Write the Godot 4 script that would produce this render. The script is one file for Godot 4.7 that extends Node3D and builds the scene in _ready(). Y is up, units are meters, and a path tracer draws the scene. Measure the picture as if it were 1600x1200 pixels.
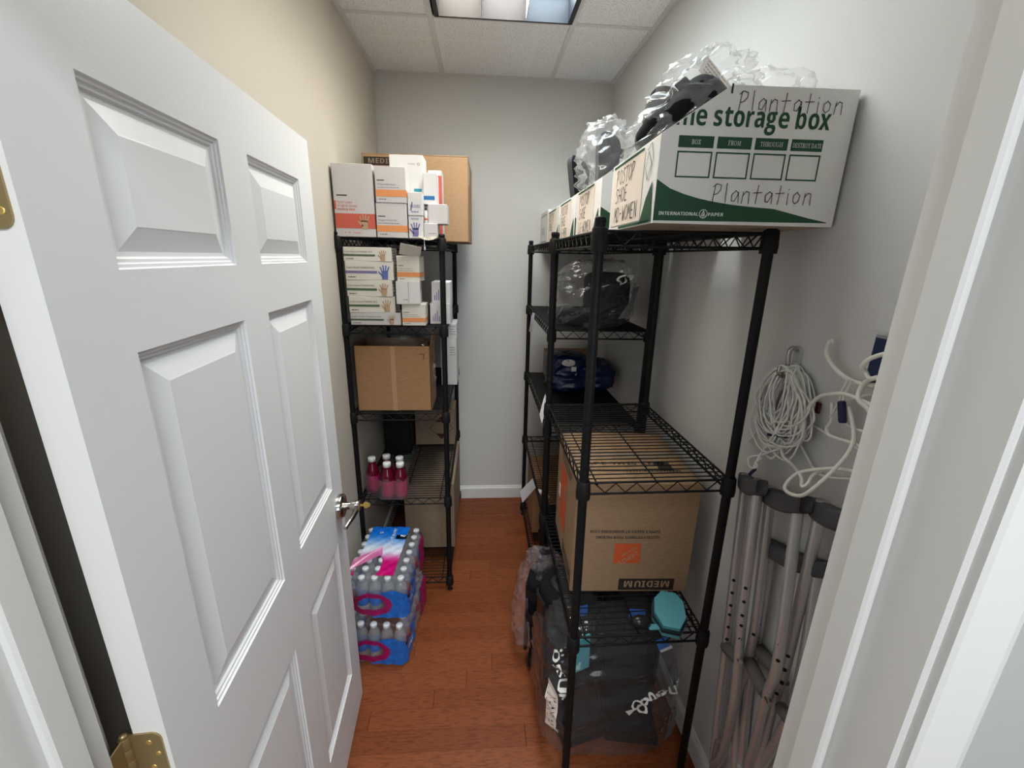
extends Node3D
# A supply closet seen from its doorway. Units are metres; the back of the closet is towards -z.

var M := {}
var taken := {}
var font_bold: SystemFont
var font_plain: SystemFont
var font_serif: SystemFont
var rng := RandomNumberGenerator.new()


func V3(x: float, y: float, z: float) -> Vector3:
	return Vector3(x, y, z)


# ---------------------------------------------------------------- mesh builder
class MB:
	var st := SurfaceTool.new()
	var used := false
	var col := false

	func _init() -> void:
		st.begin(Mesh.PRIMITIVE_TRIANGLES)
		st.set_smooth_group(-1)

	func smooth(on: bool) -> void:
		st.set_smooth_group(0 if on else -1)

	func tri(a: Vector3, b: Vector3, c: Vector3) -> void:
		used = true
		st.add_vertex(a)
		st.add_vertex(c)
		st.add_vertex(b)

	func quad(a: Vector3, b: Vector3, c: Vector3, d: Vector3) -> void:
		tri(a, b, c)
		tri(a, c, d)

	func face(pts: Array, hint: Vector3) -> void:
		var n: Vector3 = (pts[1] - pts[0]).cross(pts[2] - pts[0])
		if n.dot(hint) < 0.0:
			pts = pts.duplicate()
			pts.reverse()
		for i in range(1, pts.size() - 1):
			tri(pts[0], pts[i], pts[i + 1])

	func box(c: Vector3, s: Vector3, bev := 0.0, xf := Transform3D()) -> void:
		var h := s * 0.5
		smooth(false)
		if bev <= 0.0:
			for ax in 3:
				for sg in [-1.0, 1.0]:
					var n := Vector3()
					n[ax] = sg
					var a := Vector3()
					a[(ax + 1) % 3] = h[(ax + 1) % 3]
					var b := Vector3()
					b[(ax + 2) % 3] = h[(ax + 2) % 3]
					var o: Vector3 = c + n * h[ax]
					face([xf * (o - a - b), xf * (o + a - b), xf * (o + a + b), xf * (o - a + b)], xf.basis * n)
			return
		var e := h - Vector3(bev, bev, bev)
		for ax in 3:
			var u := (ax + 1) % 3
			var v := (ax + 2) % 3
			for sg in [-1.0, 1.0]:
				var n := Vector3()
				n[ax] = sg
				var a := Vector3()
				a[u] = e[u]
				var b := Vector3()
				b[v] = e[v]
				var o: Vector3 = c + n * h[ax]
				face([xf * (o - a - b), xf * (o + a - b), xf * (o + a + b), xf * (o - a + b)], xf.basis * n)
			for s1 in [-1.0, 1.0]:
				for s2 in [-1.0, 1.0]:
					var p1 := Vector3()
					p1[u] = s1 * h[u]
					p1[v] = s2 * e[v]
					var p2 := Vector3()
					p2[u] = s1 * e[u]
					p2[v] = s2 * h[v]
					var l := Vector3()
					l[ax] = e[ax]
					var hint := Vector3()
					hint[u] = s1
					hint[v] = s2
					face([xf * (c + p1 - l), xf * (c + p1 + l), xf * (c + p2 + l), xf * (c + p2 - l)], xf.basis * hint)
		for sx in [-1.0, 1.0]:
			for sy in [-1.0, 1.0]:
				for sz in [-1.0, 1.0]:
					var sv := Vector3(sx, sy, sz)
					face([xf * (c + sv * Vector3(h.x, e.y, e.z)), xf * (c + sv * Vector3(e.x, h.y, e.z)), xf * (c + sv * Vector3(e.x, e.y, h.z))], xf.basis * sv)

	func tube(pts: Array, r, sides := 8, closed := false) -> void:
		var n := pts.size()
		var t0: Vector3 = (pts[1] - pts[0]).normalized()
		var up := Vector3.UP if absf(t0.y) < 0.9 else Vector3.RIGHT
		var nx := t0.cross(up).normalized()
		var rings := []
		for i in n:
			var t: Vector3
			if closed:
				t = (pts[(i + 1) % n] - pts[(i + n - 1) % n]).normalized()
			else:
				t = (pts[mini(i + 1, n - 1)] - pts[maxi(i - 1, 0)]).normalized()
			nx = (nx - t * nx.dot(t)).normalized()
			var ny := t.cross(nx)
			var rad: float = r[i] if r is Array else r
			var ring := []
			for k in sides:
				var a := TAU * k / sides
				ring.append(pts[i] + (nx * cos(a) + ny * sin(a)) * rad)
			rings.append(ring)
		smooth(true)
		for i in (n if closed else n - 1):
			var q: Array = rings[i]
			var w: Array = rings[(i + 1) % n]
			for k in sides:
				var k2 := (k + 1) % sides
				quad(q[k], q[k2], w[k2], w[k])
		if not closed:
			smooth(false)
			face(rings[0].duplicate(), -t0)
			face(rings[n - 1].duplicate(), (pts[n - 1] - pts[n - 2]))

	# profile: Vector2(radius, height) from the bottom to the top
	func lathe(prof: Array, sides := 16, xf := Transform3D(), sharp := false) -> void:
		for i in prof.size() - 1:
			var a: Vector2 = prof[i]
			var b: Vector2 = prof[i + 1]
			var flat := absf(a.y - b.y) < 1e-6 or sharp
			smooth(not flat)
			for k in sides:
				var a0 := TAU * k / sides
				var a1 := TAU * (k + 1) / sides
				if k == sides - 1:
					a1 = 0.0
				var p0 := xf * Vector3(a.x * cos(a0), a.y, a.x * sin(a0))
				var p1 := xf * Vector3(a.x * cos(a1), a.y, a.x * sin(a1))
				var p2 := xf * Vector3(b.x * cos(a1), b.y, b.x * sin(a1))
				var p3 := xf * Vector3(b.x * cos(a0), b.y, b.x * sin(a0))
				if a.x < 1e-6:
					tri(p0, p3, p2)
				elif b.x < 1e-6:
					tri(p0, p3, p1)
				else:
					quad(p0, p3, p2, p1)

	# polygon in x,y extruded from z = 0 to z = depth
	func prism(poly: PackedVector2Array, depth: float, xf := Transform3D()) -> void:
		var p := poly
		if Geometry2D.is_polygon_clockwise(p):
			p = p.duplicate()
			p.reverse()
		var idx := Geometry2D.triangulate_polygon(p)
		smooth(false)
		for i in range(0, idx.size(), 3):
			var a := p[idx[i]]
			var b := p[idx[i + 1]]
			var c := p[idx[i + 2]]
			face([xf * Vector3(a.x, a.y, depth), xf * Vector3(b.x, b.y, depth), xf * Vector3(c.x, c.y, depth)], xf.basis.z)
			face([xf * Vector3(a.x, a.y, 0), xf * Vector3(b.x, b.y, 0), xf * Vector3(c.x, c.y, 0)], -xf.basis.z)
		for i in p.size():
			var a := p[i]
			var b := p[(i + 1) % p.size()]
			quad(xf * Vector3(a.x, a.y, 0), xf * Vector3(b.x, b.y, 0), xf * Vector3(b.x, b.y, depth), xf * Vector3(a.x, a.y, depth))

	# rows of points joined to a surface; u closed when the rows are rings (counted upwards, counter-clockwise from above)
	func surf(rows: Array, closed: bool, is_smooth := true) -> void:
		smooth(is_smooth)
		for j in rows.size() - 1:
			var a: Array = rows[j]
			var b: Array = rows[j + 1]
			var n: int = a.size()
			for k in (n if closed else n - 1):
				var k2 := (k + 1) % n
				quad(a[k], a[k2], b[k2], b[k])

	func mesh() -> ArrayMesh:
		st.generate_normals()
		return st.commit()


# ---------------------------------------------------------------- flat print on a face
class Ink:
	var st := SurfaceTool.new()
	var used := false
	var fn: Callable            # (u, v) -> point

	func _init(f: Callable) -> void:
		fn = f
		st.begin(Mesh.PRIMITIVE_TRIANGLES)
		st.set_smooth_group(-1)

	func t3(a: Vector2, b: Vector2, c: Vector2) -> void:
		if (b - a).cross(c - a) < 0.0:
			var k := b
			b = c
			c = k
		used = true
		st.add_vertex(fn.call(a))
		st.add_vertex(fn.call(c))
		st.add_vertex(fn.call(b))

	func poly(p: Array) -> void:
		var q := PackedVector2Array(p)
		var idx := Geometry2D.triangulate_polygon(q)
		for i in range(0, idx.size(), 3):
			t3(q[idx[i]], q[idx[i + 1]], q[idx[i + 2]])

	func rect(u0: float, v0: float, u1: float, v1: float) -> void:
		t3(Vector2(u0, v0), Vector2(u1, v0), Vector2(u1, v1))
		t3(Vector2(u0, v0), Vector2(u1, v1), Vector2(u0, v1))

	func frame(u0: float, v0: float, u1: float, v1: float, w: float) -> void:
		rect(u0, v0, u1, v0 + w)
		rect(u0, v1 - w, u1, v1)
		rect(u0, v0 + w, u0 + w, v1 - w)
		rect(u1 - w, v0 + w, u1, v1 - w)

	func line(p: Array, w: float) -> void:
		for i in p.size() - 1:
			var a: Vector2 = p[i]
			var b: Vector2 = p[i + 1]
			if a.distance_to(b) < 1e-6:
				continue
			var d := (b - a).normalized() * w * 0.5
			var n := Vector2(-d.y, d.x)
			t3(a - d - n, b + d - n, b + d + n)
			t3(a - d - n, b + d + n, a - d + n)

	func ring(c: Vector2, r: float, w: float, n := 20) -> void:
		for i in n:
			var a := Vector2.from_angle(TAU * i / n)
			var b := Vector2.from_angle(TAU * (i + 1) / n)
			t3(c + a * (r - w), c + a * r, c + b * r)
			t3(c + a * (r - w), c + b * r, c + b * (r - w))

	func disc(c: Vector2, rx: float, ry: float, n := 18) -> void:
		for i in n:
			var a := Vector2.from_angle(TAU * i / n) * Vector2(rx, ry)
			var b := Vector2.from_angle(TAU * (i + 1) / n) * Vector2(rx, ry)
			t3(c, c + a, c + b)

	# text with its lower left corner at (u, v), cap height h; width squeezes it to that width
	func text(s: String, font: Font, u: float, v: float, h: float, width := 0.0, turn := 0.0, slant := 0.0) -> void:
		var tm := TextMesh.new()
		tm.font = font
		tm.text = s
		tm.font_size = 24
		tm.pixel_size = 0.01
		tm.depth = 0.0
		tm.curve_step = 1.0
		tm.horizontal_alignment = HORIZONTAL_ALIGNMENT_LEFT
		var f := tm.get_faces()
		if f.is_empty():
			return
		var lo := Vector2(1e9, 1e9)
		var hi := Vector2(-1e9, -1e9)
		for p in f:
			lo = lo.min(Vector2(p.x, p.y))
			hi = hi.max(Vector2(p.x, p.y))
		var base := lo.y
		var k := h / 0.171          # cap height of the font at this size
		if lo.y < hi.y - 0.2 and s.to_upper() != s:
			base = lo.y + (0.055 if ("g" in s or "p" in s or "y" in s) else 0.0)
		var kx := k if width <= 0.0 else width / (hi.x - lo.x)
		for i in range(0, f.size(), 3):
			var q := []
			for j in 3:
				var p := Vector2((f[i + j].x - lo.x) * kx, (f[i + j].y - base) * k)
				p.x += p.y * slant
				q.append(Vector2(u, v) + p.rotated(turn))
			t3(q[0], q[1], q[2])

	func strokes(s: String, u: float, v: float, h: float, adv: float, w: float, glyphs: Dictionary, turn := 0.0) -> void:
		var x := 0.0
		for ch in s:
			if glyphs.has(ch):
				for l in glyphs[ch]:
					var pts := []
					for p in l:
						pts.append(Vector2(u, v) + Vector2(x + p[0] * adv * 1.25, p[1] * h).rotated(turn))
					line(pts, w)
			x += adv if ch != "i" and ch != "l" else adv * 0.55

	func hand(c: Vector2, s: float) -> void:
		poly([c + Vector2(-0.22, -0.5) * s, c + Vector2(0.2, -0.5) * s, c + Vector2(0.24, -0.05) * s, c + Vector2(0.2, 0.12) * s, c + Vector2(-0.24, 0.1) * s])
		for k in 4:
			var b: Vector2 = c + Vector2(-0.19 + 0.125 * k, 0.06) * s
			line([b, b + Vector2(-0.12 + 0.08 * k, [0.3, 0.42, 0.4, 0.32][k]) * s], 0.1 * s)
		line([c + Vector2(-0.18, -0.25) * s, c + Vector2(-0.42, 0.02) * s], 0.11 * s)

	func mesh() -> ArrayMesh:
		st.generate_normals()
		return st.commit()


const GLYPH := {
	"P": [[[0.0, -0.1], [0.1, 1.0]], [[-0.05, 0.85], [0.2, 1.02], [0.5, 0.95], [0.5, 0.7], [0.3, 0.5], [0.06, 0.42]]],
	"l": [[[0.1, 1.05], [0.12, 0.02]]],
	"a": [[[0.55, 0.55], [0.35, 0.68], [0.1, 0.45], [0.12, 0.12], [0.32, 0.1], [0.52, 0.45], [0.55, 0.6], [0.6, 0.02]]],
	"n": [[[0.05, 0.0], [0.1, 0.62]], [[0.08, 0.4], [0.3, 0.66], [0.5, 0.6], [0.55, 0.0]]],
	"t": [[[0.3, 1.0], [0.25, 0.0]], [[0.0, 0.58], [0.6, 0.62]]],
	"i": [[[0.1, 0.6], [0.12, 0.0]], [[0.1, 0.8], [0.12, 0.84]]],
	"o": [[[0.3, 0.68], [0.08, 0.5], [0.08, 0.2], [0.25, 0.05], [0.48, 0.2], [0.52, 0.5], [0.3, 0.68]]],
	"O": [[[0.35, 1.0], [0.05, 0.75], [0.05, 0.25], [0.3, 0.0], [0.6, 0.25], [0.62, 0.75], [0.35, 1.0]]],
	"S": [[[0.6, 0.92], [0.3, 1.0], [0.1, 0.78], [0.5, 0.45], [0.5, 0.15], [0.25, 0.0], [0.03, 0.12]]],
	"T": [[[0.0, 0.97], [0.68, 1.0]], [[0.35, 1.0], [0.3, 0.0]]],
	"H": [[[0.05, 0.0], [0.1, 1.0]], [[0.55, 0.0], [0.6, 1.0]], [[0.05, 0.5], [0.6, 0.5]]],
	"E": [[[0.55, 1.0], [0.08, 0.98], [0.05, 0.0], [0.55, 0.02]], [[0.07, 0.5], [0.45, 0.52]]],
	"M": [[[0.0, 0.0], [0.08, 1.0], [0.32, 0.35], [0.58, 1.0], [0.66, 0.0]]],
	"D": [[[0.08, 0.0], [0.08, 1.0], [0.45, 0.9], [0.6, 0.5], [0.4, 0.08], [0.08, 0.0]]],
	"W": [[[0.0, 1.0], [0.15, 0.0], [0.35, 0.65], [0.5, 0.0], [0.7, 1.0]]],
	"N": [[[0.05, 0.0], [0.08, 1.0], [0.55, 0.0], [0.6, 1.0]]],
	"L": [[[0.1, 1.0], [0.08, 0.0], [0.55, 0.02]]],
	"G": [[[0.6, 0.9], [0.3, 1.0], [0.05, 0.6], [0.1, 0.15], [0.4, 0.0], [0.6, 0.2], [0.6, 0.45], [0.4, 0.45]]],
	"-": [[[0.1, 0.5], [0.5, 0.52]]],
}


# ---------------------------------------------------------------- a crumpled clear bag round its contents
class Bag:
	var h: Vector3
	var n := 4.0
	var p := 5.0
	var gather := 0.0
	var amp := 0.01
	var lean := Vector3()
	var crease := 0.35
	var noise := FastNoiseLite.new()
	var fine := FastNoiseLite.new()

	func _init(half: Vector3, seed_: int, amp_: float, gather_ := 0.0, n_ := 4.0, freq := 9.0) -> void:
		h = half
		amp = amp_
		gather = gather_
		n = n_
		noise.seed = seed_
		noise.frequency = freq
		noise.noise_type = FastNoiseLite.TYPE_SIMPLEX
		noise.fractal_type = FastNoiseLite.FRACTAL_RIDGED
		noise.fractal_octaves = 2
		fine.seed = seed_ + 7
		fine.frequency = freq * 3.2
		fine.fractal_type = FastNoiseLite.FRACTAL_RIDGED
		fine.fractal_octaves = 1

	func radius(v: float) -> float:
		var t := absf(2.0 * v - 1.0)
		return pow(maxf(0.0, 1.0 - pow(t, p)), 1.0 / p) * (1.0 - gather * smoothstep(0.55, 1.0, v))

	func shift(q: Vector3) -> Vector3:
		var o := Vector3(q.x / (h.x * h.x), 0.15 * signf(q.y) / h.y, q.z / (h.z * h.z)).normalized()
		var d := noise.get_noise_3dv(q) * amp + fine.get_noise_3dv(q) * amp * crease
		return q + o * d + lean * ((q.y + h.y) / (2.0 * h.y))

	func pt(u: float, v: float) -> Vector3:
		var a := TAU * u
		var c := cos(a)
		var s := sin(a)
		var r := radius(v)
		return shift(Vector3(signf(c) * pow(absf(c), 2.0 / n) * h.x * r, (2.0 * v - 1.0) * h.y, -signf(s) * pow(absf(s), 2.0 / n) * h.z * r))

	# a point of the side towards +z at (x, y), or of the side towards -x at (z, y)
	func on_front(q: Vector2) -> Vector3:
		var r := radius(clampf(q.y / (2.0 * h.y) + 0.5, 0.02, 0.98))
		var z := h.z * pow(maxf(0.0, pow(r, n) - pow(minf(absf(q.x) / h.x, 1.0), n)), 1.0 / n)
		return shift(Vector3(q.x, q.y, z)) + Vector3(0, 0, 0.002)

	func on_left(q: Vector2) -> Vector3:
		var r := radius(clampf(q.y / (2.0 * h.y) + 0.5, 0.02, 0.98))
		var x := h.x * pow(maxf(0.0, pow(r, n) - pow(minf(absf(q.x) / h.z, 1.0), n)), 1.0 / n)
		return shift(Vector3(-x, q.y, q.x)) + Vector3(-0.002, 0, 0)

	func mesh(nu := 56, nv := 40, open_top := false) -> ArrayMesh:
		var mb := MB.new()
		var rows := []
		for j in nv + 1:
			var v := j / float(nv)
			v = 0.5 - 0.5 * cos(PI * clampf(v * (0.9 if open_top else 1.0), 0.004, 0.996))
			var row := []
			for i in nu:
				row.append(pt(i / float(nu), v))
			rows.append(row)
		mb.surf(rows, true, true)
		return mb.mesh()


# ---------------------------------------------------------------- nodes
func numbered(called: String) -> String:
	if not taken.has(called):
		taken[called] = 0
		return called
	taken[called] += 1
	return "%s_%03d" % [called, taken[called]]


func put(called: String, mesh: Mesh, m: Material, parent: Node, xf := Transform3D()) -> MeshInstance3D:
	var o := MeshInstance3D.new()
	o.name = called
	o.mesh = mesh
	o.material_override = m
	o.transform = xf
	parent.add_child(o, true)
	return o


func tag(o: Node, label: String, category: String, group := "") -> void:
	o.set_meta("label", label)
	o.set_meta("category", category)
	if group != "":
		o.set_meta("group", group)


func thing(called: String, label: String, category: String, at := Vector3(), yaw := 0.0, group := "") -> Node3D:
	var o := Node3D.new()
	o.name = numbered(called)
	add_child(o)
	o.position = at
	o.rotation.y = yaw
	tag(o, label, category, group)
	return o


func single(called: String, mesh: Mesh, m: Material, label: String, category: String, at := Vector3(), group := "") -> MeshInstance3D:
	var o := put(numbered(called), mesh, m, self, Transform3D(Basis(), at))
	tag(o, label, category, group)
	return o


func struct(called: String, mesh: Mesh, m: Material) -> MeshInstance3D:
	var o := put(called, mesh, m, self)
	o.set_meta("kind", "structure")
	return o


func boxes(list: Array, bev := 0.0) -> ArrayMesh:
	var mb := MB.new()
	for b in list:
		mb.box((b[0] + b[1]) * 0.5, (b[1] - b[0]).abs(), bev)
	return mb.mesh()


func one_box(c: Vector3, s: Vector3, bev := 0.0) -> ArrayMesh:
	var mb := MB.new()
	mb.box(c, s, bev)
	return mb.mesh()


# ink on a face of a box of size s that stands on the origin
func ink(s: Vector3, side: String, lift := 0.0007) -> Ink:
	var f: Callable
	match side:
		"front": f = func(q: Vector2) -> Vector3: return Vector3(-s.x / 2 + q.x, q.y, s.z / 2 + lift)
		"left": f = func(q: Vector2) -> Vector3: return Vector3(-s.x / 2 - lift, q.y, -s.z / 2 + q.x)
		"right": f = func(q: Vector2) -> Vector3: return Vector3(s.x / 2 + lift, q.y, s.z / 2 - q.x)
		_: f = func(q: Vector2) -> Vector3: return Vector3(-s.x / 2 + q.x, s.y + lift, s.z / 2 - q.y)
	return Ink.new(f)


func ink_put(i: Ink, m: Material, parent: Node, called := "print") -> void:
	if i.used:
		put(called, i.mesh(), m, parent)


func curve(pts: Array, per := 6, closed := false) -> Array:
	var out := []
	var n := pts.size()
	for i in (n if closed else n - 1):
		var a: Vector3 = pts[(i - 1 + n) % n] if closed else pts[maxi(i - 1, 0)]
		var b: Vector3 = pts[i]
		var c: Vector3 = pts[(i + 1) % n]
		var d: Vector3 = pts[(i + 2) % n] if closed else pts[mini(i + 2, n - 1)]
		for k in per:
			out.append(b.cubic_interpolate(c, a, d, k / float(per)))
	if not closed:
		out.append(pts[n - 1])
	return out


# ---------------------------------------------------------------- materials
func mat(c: Color, rough := 0.6, metal := 0.0, spec := 0.5) -> StandardMaterial3D:
	var m := StandardMaterial3D.new()
	m.albedo_color = c
	m.roughness = rough
	m.metallic = metal
	m.metallic_specular = spec
	return m


func noise_tex(freq: float, seed_: int, ramp: Array, normal := 0.0, size := 512, oct := 4, kind := FastNoiseLite.TYPE_SIMPLEX_SMOOTH) -> NoiseTexture2D:
	var n := FastNoiseLite.new()
	n.seed = seed_
	n.frequency = freq
	n.noise_type = kind
	n.fractal_octaves = oct
	var t := NoiseTexture2D.new()
	t.width = size
	t.height = size
	t.seamless = true
	t.noise = n
	if normal > 0.0:
		t.as_normal_map = true
		t.bump_strength = normal
	elif ramp.size():
		var g := Gradient.new()
		g.offsets = PackedFloat32Array(ramp[0])
		g.colors = PackedColorArray(ramp[1])
		t.color_ramp = g
	return t


func tri_map(m: StandardMaterial3D, scale: Vector3, world := true) -> void:
	m.uv1_triplanar = true
	m.uv1_world_triplanar = world
	m.uv1_scale = scale
	m.uv1_triplanar_sharpness = 8.0


func film(c: Color, a: float, rough: float) -> StandardMaterial3D:
	var m := mat(Color(c.r, c.g, c.b, a), rough, 0.0, 0.45)
	m.transparency = BaseMaterial3D.TRANSPARENCY_ALPHA
	m.cull_mode = BaseMaterial3D.CULL_DISABLED
	return m


func make_materials() -> void:
	var paint_bump := noise_tex(0.05, 5, [], 1.2, 256, 3)
	M.wall = mat(Color(0.81, 0.808, 0.80), 0.65, 0.0, 0.35)
	M.wall.normal_enabled = true
	M.wall.normal_texture = paint_bump
	M.wall.normal_scale = 0.15
	tri_map(M.wall, Vector3.ONE * 3.0)
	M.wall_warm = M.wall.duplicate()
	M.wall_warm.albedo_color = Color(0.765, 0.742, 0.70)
	M.hall_wall = mat(Color(0.69, 0.70, 0.685), 0.7)
	M.trim = mat(Color(0.87, 0.868, 0.855), 0.35)
	M.white_door = mat(Color(0.90, 0.905, 0.915), 0.4)
	M.white_door.normal_enabled = true
	M.white_door.normal_texture = noise_tex(0.02, 11, [], 4.0, 512, 4)
	M.white_door.normal_scale = 0.40
	tri_map(M.white_door, Vector3(3, 40, 40), false)
	M.door_stile = M.white_door.duplicate()
	M.door_stile.uv1_scale = Vector3(40, 3, 40)
	M.door_stile.normal_scale = 0.07
	M.door_edge = mat(Color(0.89, 0.885, 0.87), 0.45)
	M.ceiling = mat(Color(0.93, 0.94, 0.955), 0.95)
	M.ceiling.albedo_texture = noise_tex(0.11, 3, [[0.0, 0.27, 0.36, 1.0], [Color(0.6, 0.59, 0.58), Color(0.85, 0.84, 0.83), Color(1, 1, 1), Color(1, 1, 1)]], 0.0, 512, 3)
	tri_map(M.ceiling, Vector3.ONE * 2.2)
	M.tee = mat(Color(0.83, 0.835, 0.84), 0.5)
	M.black = mat(Color(0.075, 0.075, 0.08), 0.5, 0.0, 0.32)
	M.black_cap = mat(Color(0.09, 0.09, 0.095), 0.55, 0.0, 0.32)
	var ramp := [[0.0, 0.4, 0.55, 0.75, 1.0], [Color(0.74, 0.70, 0.66), Color(0.90, 0.88, 0.86), Color(1, 1, 1), Color(0.95, 0.93, 0.91), Color(0.83, 0.80, 0.77)]]
	var grain := noise_tex(0.012, 21, ramp, 0.0, 1024, 5)
	M.planks = []
	for c in [Color(0.515, 0.28, 0.155), Color(0.495, 0.265, 0.14), Color(0.53, 0.295, 0.165), Color(0.485, 0.258, 0.137)]:
		var w := mat(c, 0.42, 0.0, 0.35)
		w.albedo_texture = grain
		w.uv1_offset = Vector3(M.planks.size() * 0.37, 0, M.planks.size() * 0.23)
		tri_map(w, Vector3(1.1, 9.0, 9.0))
		M.planks.append(w)
	M.subfloor = mat(Color(0.2, 0.11, 0.07), 0.8)
	var fibre := noise_tex(0.02, 33, [[0.0, 0.5, 1.0], [Color(0.88, 0.86, 0.84), Color(1, 1, 1), Color(0.92, 0.91, 0.9)]], 0.0, 512, 4)
	for d in [["kraft", Color(0.68, 0.55, 0.42)], ["kraft_dark", Color(0.62, 0.47, 0.33)], ["kraft_grey", Color(0.56, 0.48, 0.40)], ["kraft_dull", Color(0.62, 0.505, 0.385)]]:
		M[d[0]] = mat(d[1], 0.85)
		M[d[0]].albedo_texture = fibre
		tri_map(M[d[0]], Vector3(2, 14, 2), false)
	M.carton_white = mat(Color(0.82, 0.815, 0.815), 0.6)
	M.carton_grey = mat(Color(0.78, 0.765, 0.765), 0.6)
	M.carton_cream = mat(Color(0.84, 0.825, 0.785), 0.6)
	M.bin_white = mat(Color(0.93, 0.925, 0.915), 0.7)
	M.bin_inner = mat(Color(0.70, 0.63, 0.54), 0.8)
	M.bin_paper = mat(Color(0.93, 0.88, 0.83), 0.7)
	M.green = mat(Color(0.055, 0.285, 0.17), 0.6)
	M.pen = mat(Color(0.06, 0.06, 0.065), 0.7)
	M.white_ink = mat(Color(0.9, 0.9, 0.88), 0.6)
	M.grey_ink = mat(Color(0.45, 0.45, 0.46), 0.7)
	M.dark_ink = mat(Color(0.16, 0.13, 0.11), 0.8)
	M.orange_ink = mat(Color(0.86, 0.56, 0.34), 0.6)
	M.red_ink = mat(Color(0.78, 0.36, 0.29), 0.6)
	M.depot = mat(Color(0.80, 0.34, 0.16), 0.7)
	M.violet_ink = mat(Color(0.45, 0.42, 0.62), 0.6)
	M.olive_ink = mat(Color(0.30, 0.38, 0.27), 0.6)
	M.blue_ink = mat(Color(0.16, 0.42, 0.66), 0.5)
	M.teal_ink = mat(Color(0.15, 0.55, 0.62), 0.5)
	M.skin_ink = mat(Color(0.72, 0.60, 0.48), 0.6)
	M.glove_ink = mat(Color(0.36, 0.43, 0.68), 0.6)
	M.hazard_ink = mat(Color(0.25, 0.09, 0.06), 0.8)
	M.film = film(Color(0.92, 0.93, 0.95), 0.03, 0.10)
	M.film_milky = film(Color(0.94, 0.95, 0.97), 0.09, 0.13)
	M.film_pink = film(Color(0.95, 0.90, 0.92), 0.07, 0.12)
	M.pet = film(Color(0.92, 0.95, 0.97), 0.16, 0.08)
	M.cap_white = mat(Color(0.9, 0.9, 0.9), 0.4)
	M.cap_clear = mat(Color(0.82, 0.84, 0.86), 0.35)
	M.magenta = mat(Color(0.62, 0.06, 0.36), 0.35)
	M.pack_blue = mat(Color(0.10, 0.42, 0.78), 0.3)
	M.pack_black = mat(Color(0.03, 0.03, 0.05), 0.4)
	M.pack_grad = mat(Color.WHITE, 0.3)
	M.pack_grad.vertex_color_use_as_albedo = true
	M.drink = mat(Color(0.36, 0.04, 0.14), 0.08)
	M.drink_label = mat(Color(0.58, 0.03, 0.28), 0.35)
	M.cloth_black = mat(Color(0.10, 0.10, 0.11), 0.95, 0.0, 0.2)
	M.rubber = mat(Color(0.11, 0.11, 0.115), 0.65, 0.0, 0.3)
	M.plastic_black = mat(Color(0.10, 0.10, 0.105), 0.28)
	M.sole_grey = mat(Color(0.24, 0.24, 0.25), 0.8)
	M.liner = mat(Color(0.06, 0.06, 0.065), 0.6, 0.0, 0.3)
	M.teal = mat(Color(0.30, 0.58, 0.62), 0.6)
	M.teal_dark = mat(Color(0.05, 0.14, 0.17), 0.5)
	M.tag_blue = mat(Color(0.12, 0.42, 0.78), 0.4)
	M.navy = mat(Color(0.05, 0.11, 0.27), 0.32)
	M.navy_bracket = mat(Color(0.07, 0.15, 0.31), 0.4)
	M.paper = mat(Color(0.88, 0.86, 0.86), 0.8)
	M.chrome = mat(Color(0.72, 0.71, 0.69), 0.16, 1.0)
	M.alu = mat(Color(0.79, 0.795, 0.80), 0.27, 0.55, 0.6)
	M.bronze = mat(Color(0.60, 0.51, 0.47), 0.40, 0.3)
	M.brass = mat(Color(0.66, 0.58, 0.42), 0.35, 0.7)
	M.gold = mat(Color(0.85, 0.72, 0.42), 0.3, 0.7)
	M.hole = mat(Color(0.06, 0.06, 0.06), 0.9)
	M.wrapper = mat(Color(0.62, 0.60, 0.55), 0.8)
	M.pad_grey = mat(Color(0.29, 0.29, 0.30), 0.85)
	M.grip_grey = mat(Color(0.36, 0.345, 0.335), 0.85)
	M.cord = mat(Color(0.92, 0.91, 0.87), 0.5)
	M.cord_thin = mat(Color(0.91, 0.91, 0.89), 0.5)
	M.strap_blue = mat(Color(0.08, 0.09, 0.26), 0.6)
	M.red_tab = mat(Color(0.30, 0.06, 0.05), 0.6)
	M.clear_hook = film(Color(0.9, 0.9, 0.88), 0.3, 0.1)
	M.frame_dark = mat(Color(0.10, 0.10, 0.13), 0.5)
	M.louver = mat(Color(0.90, 0.90, 0.89), 0.4)


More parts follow.
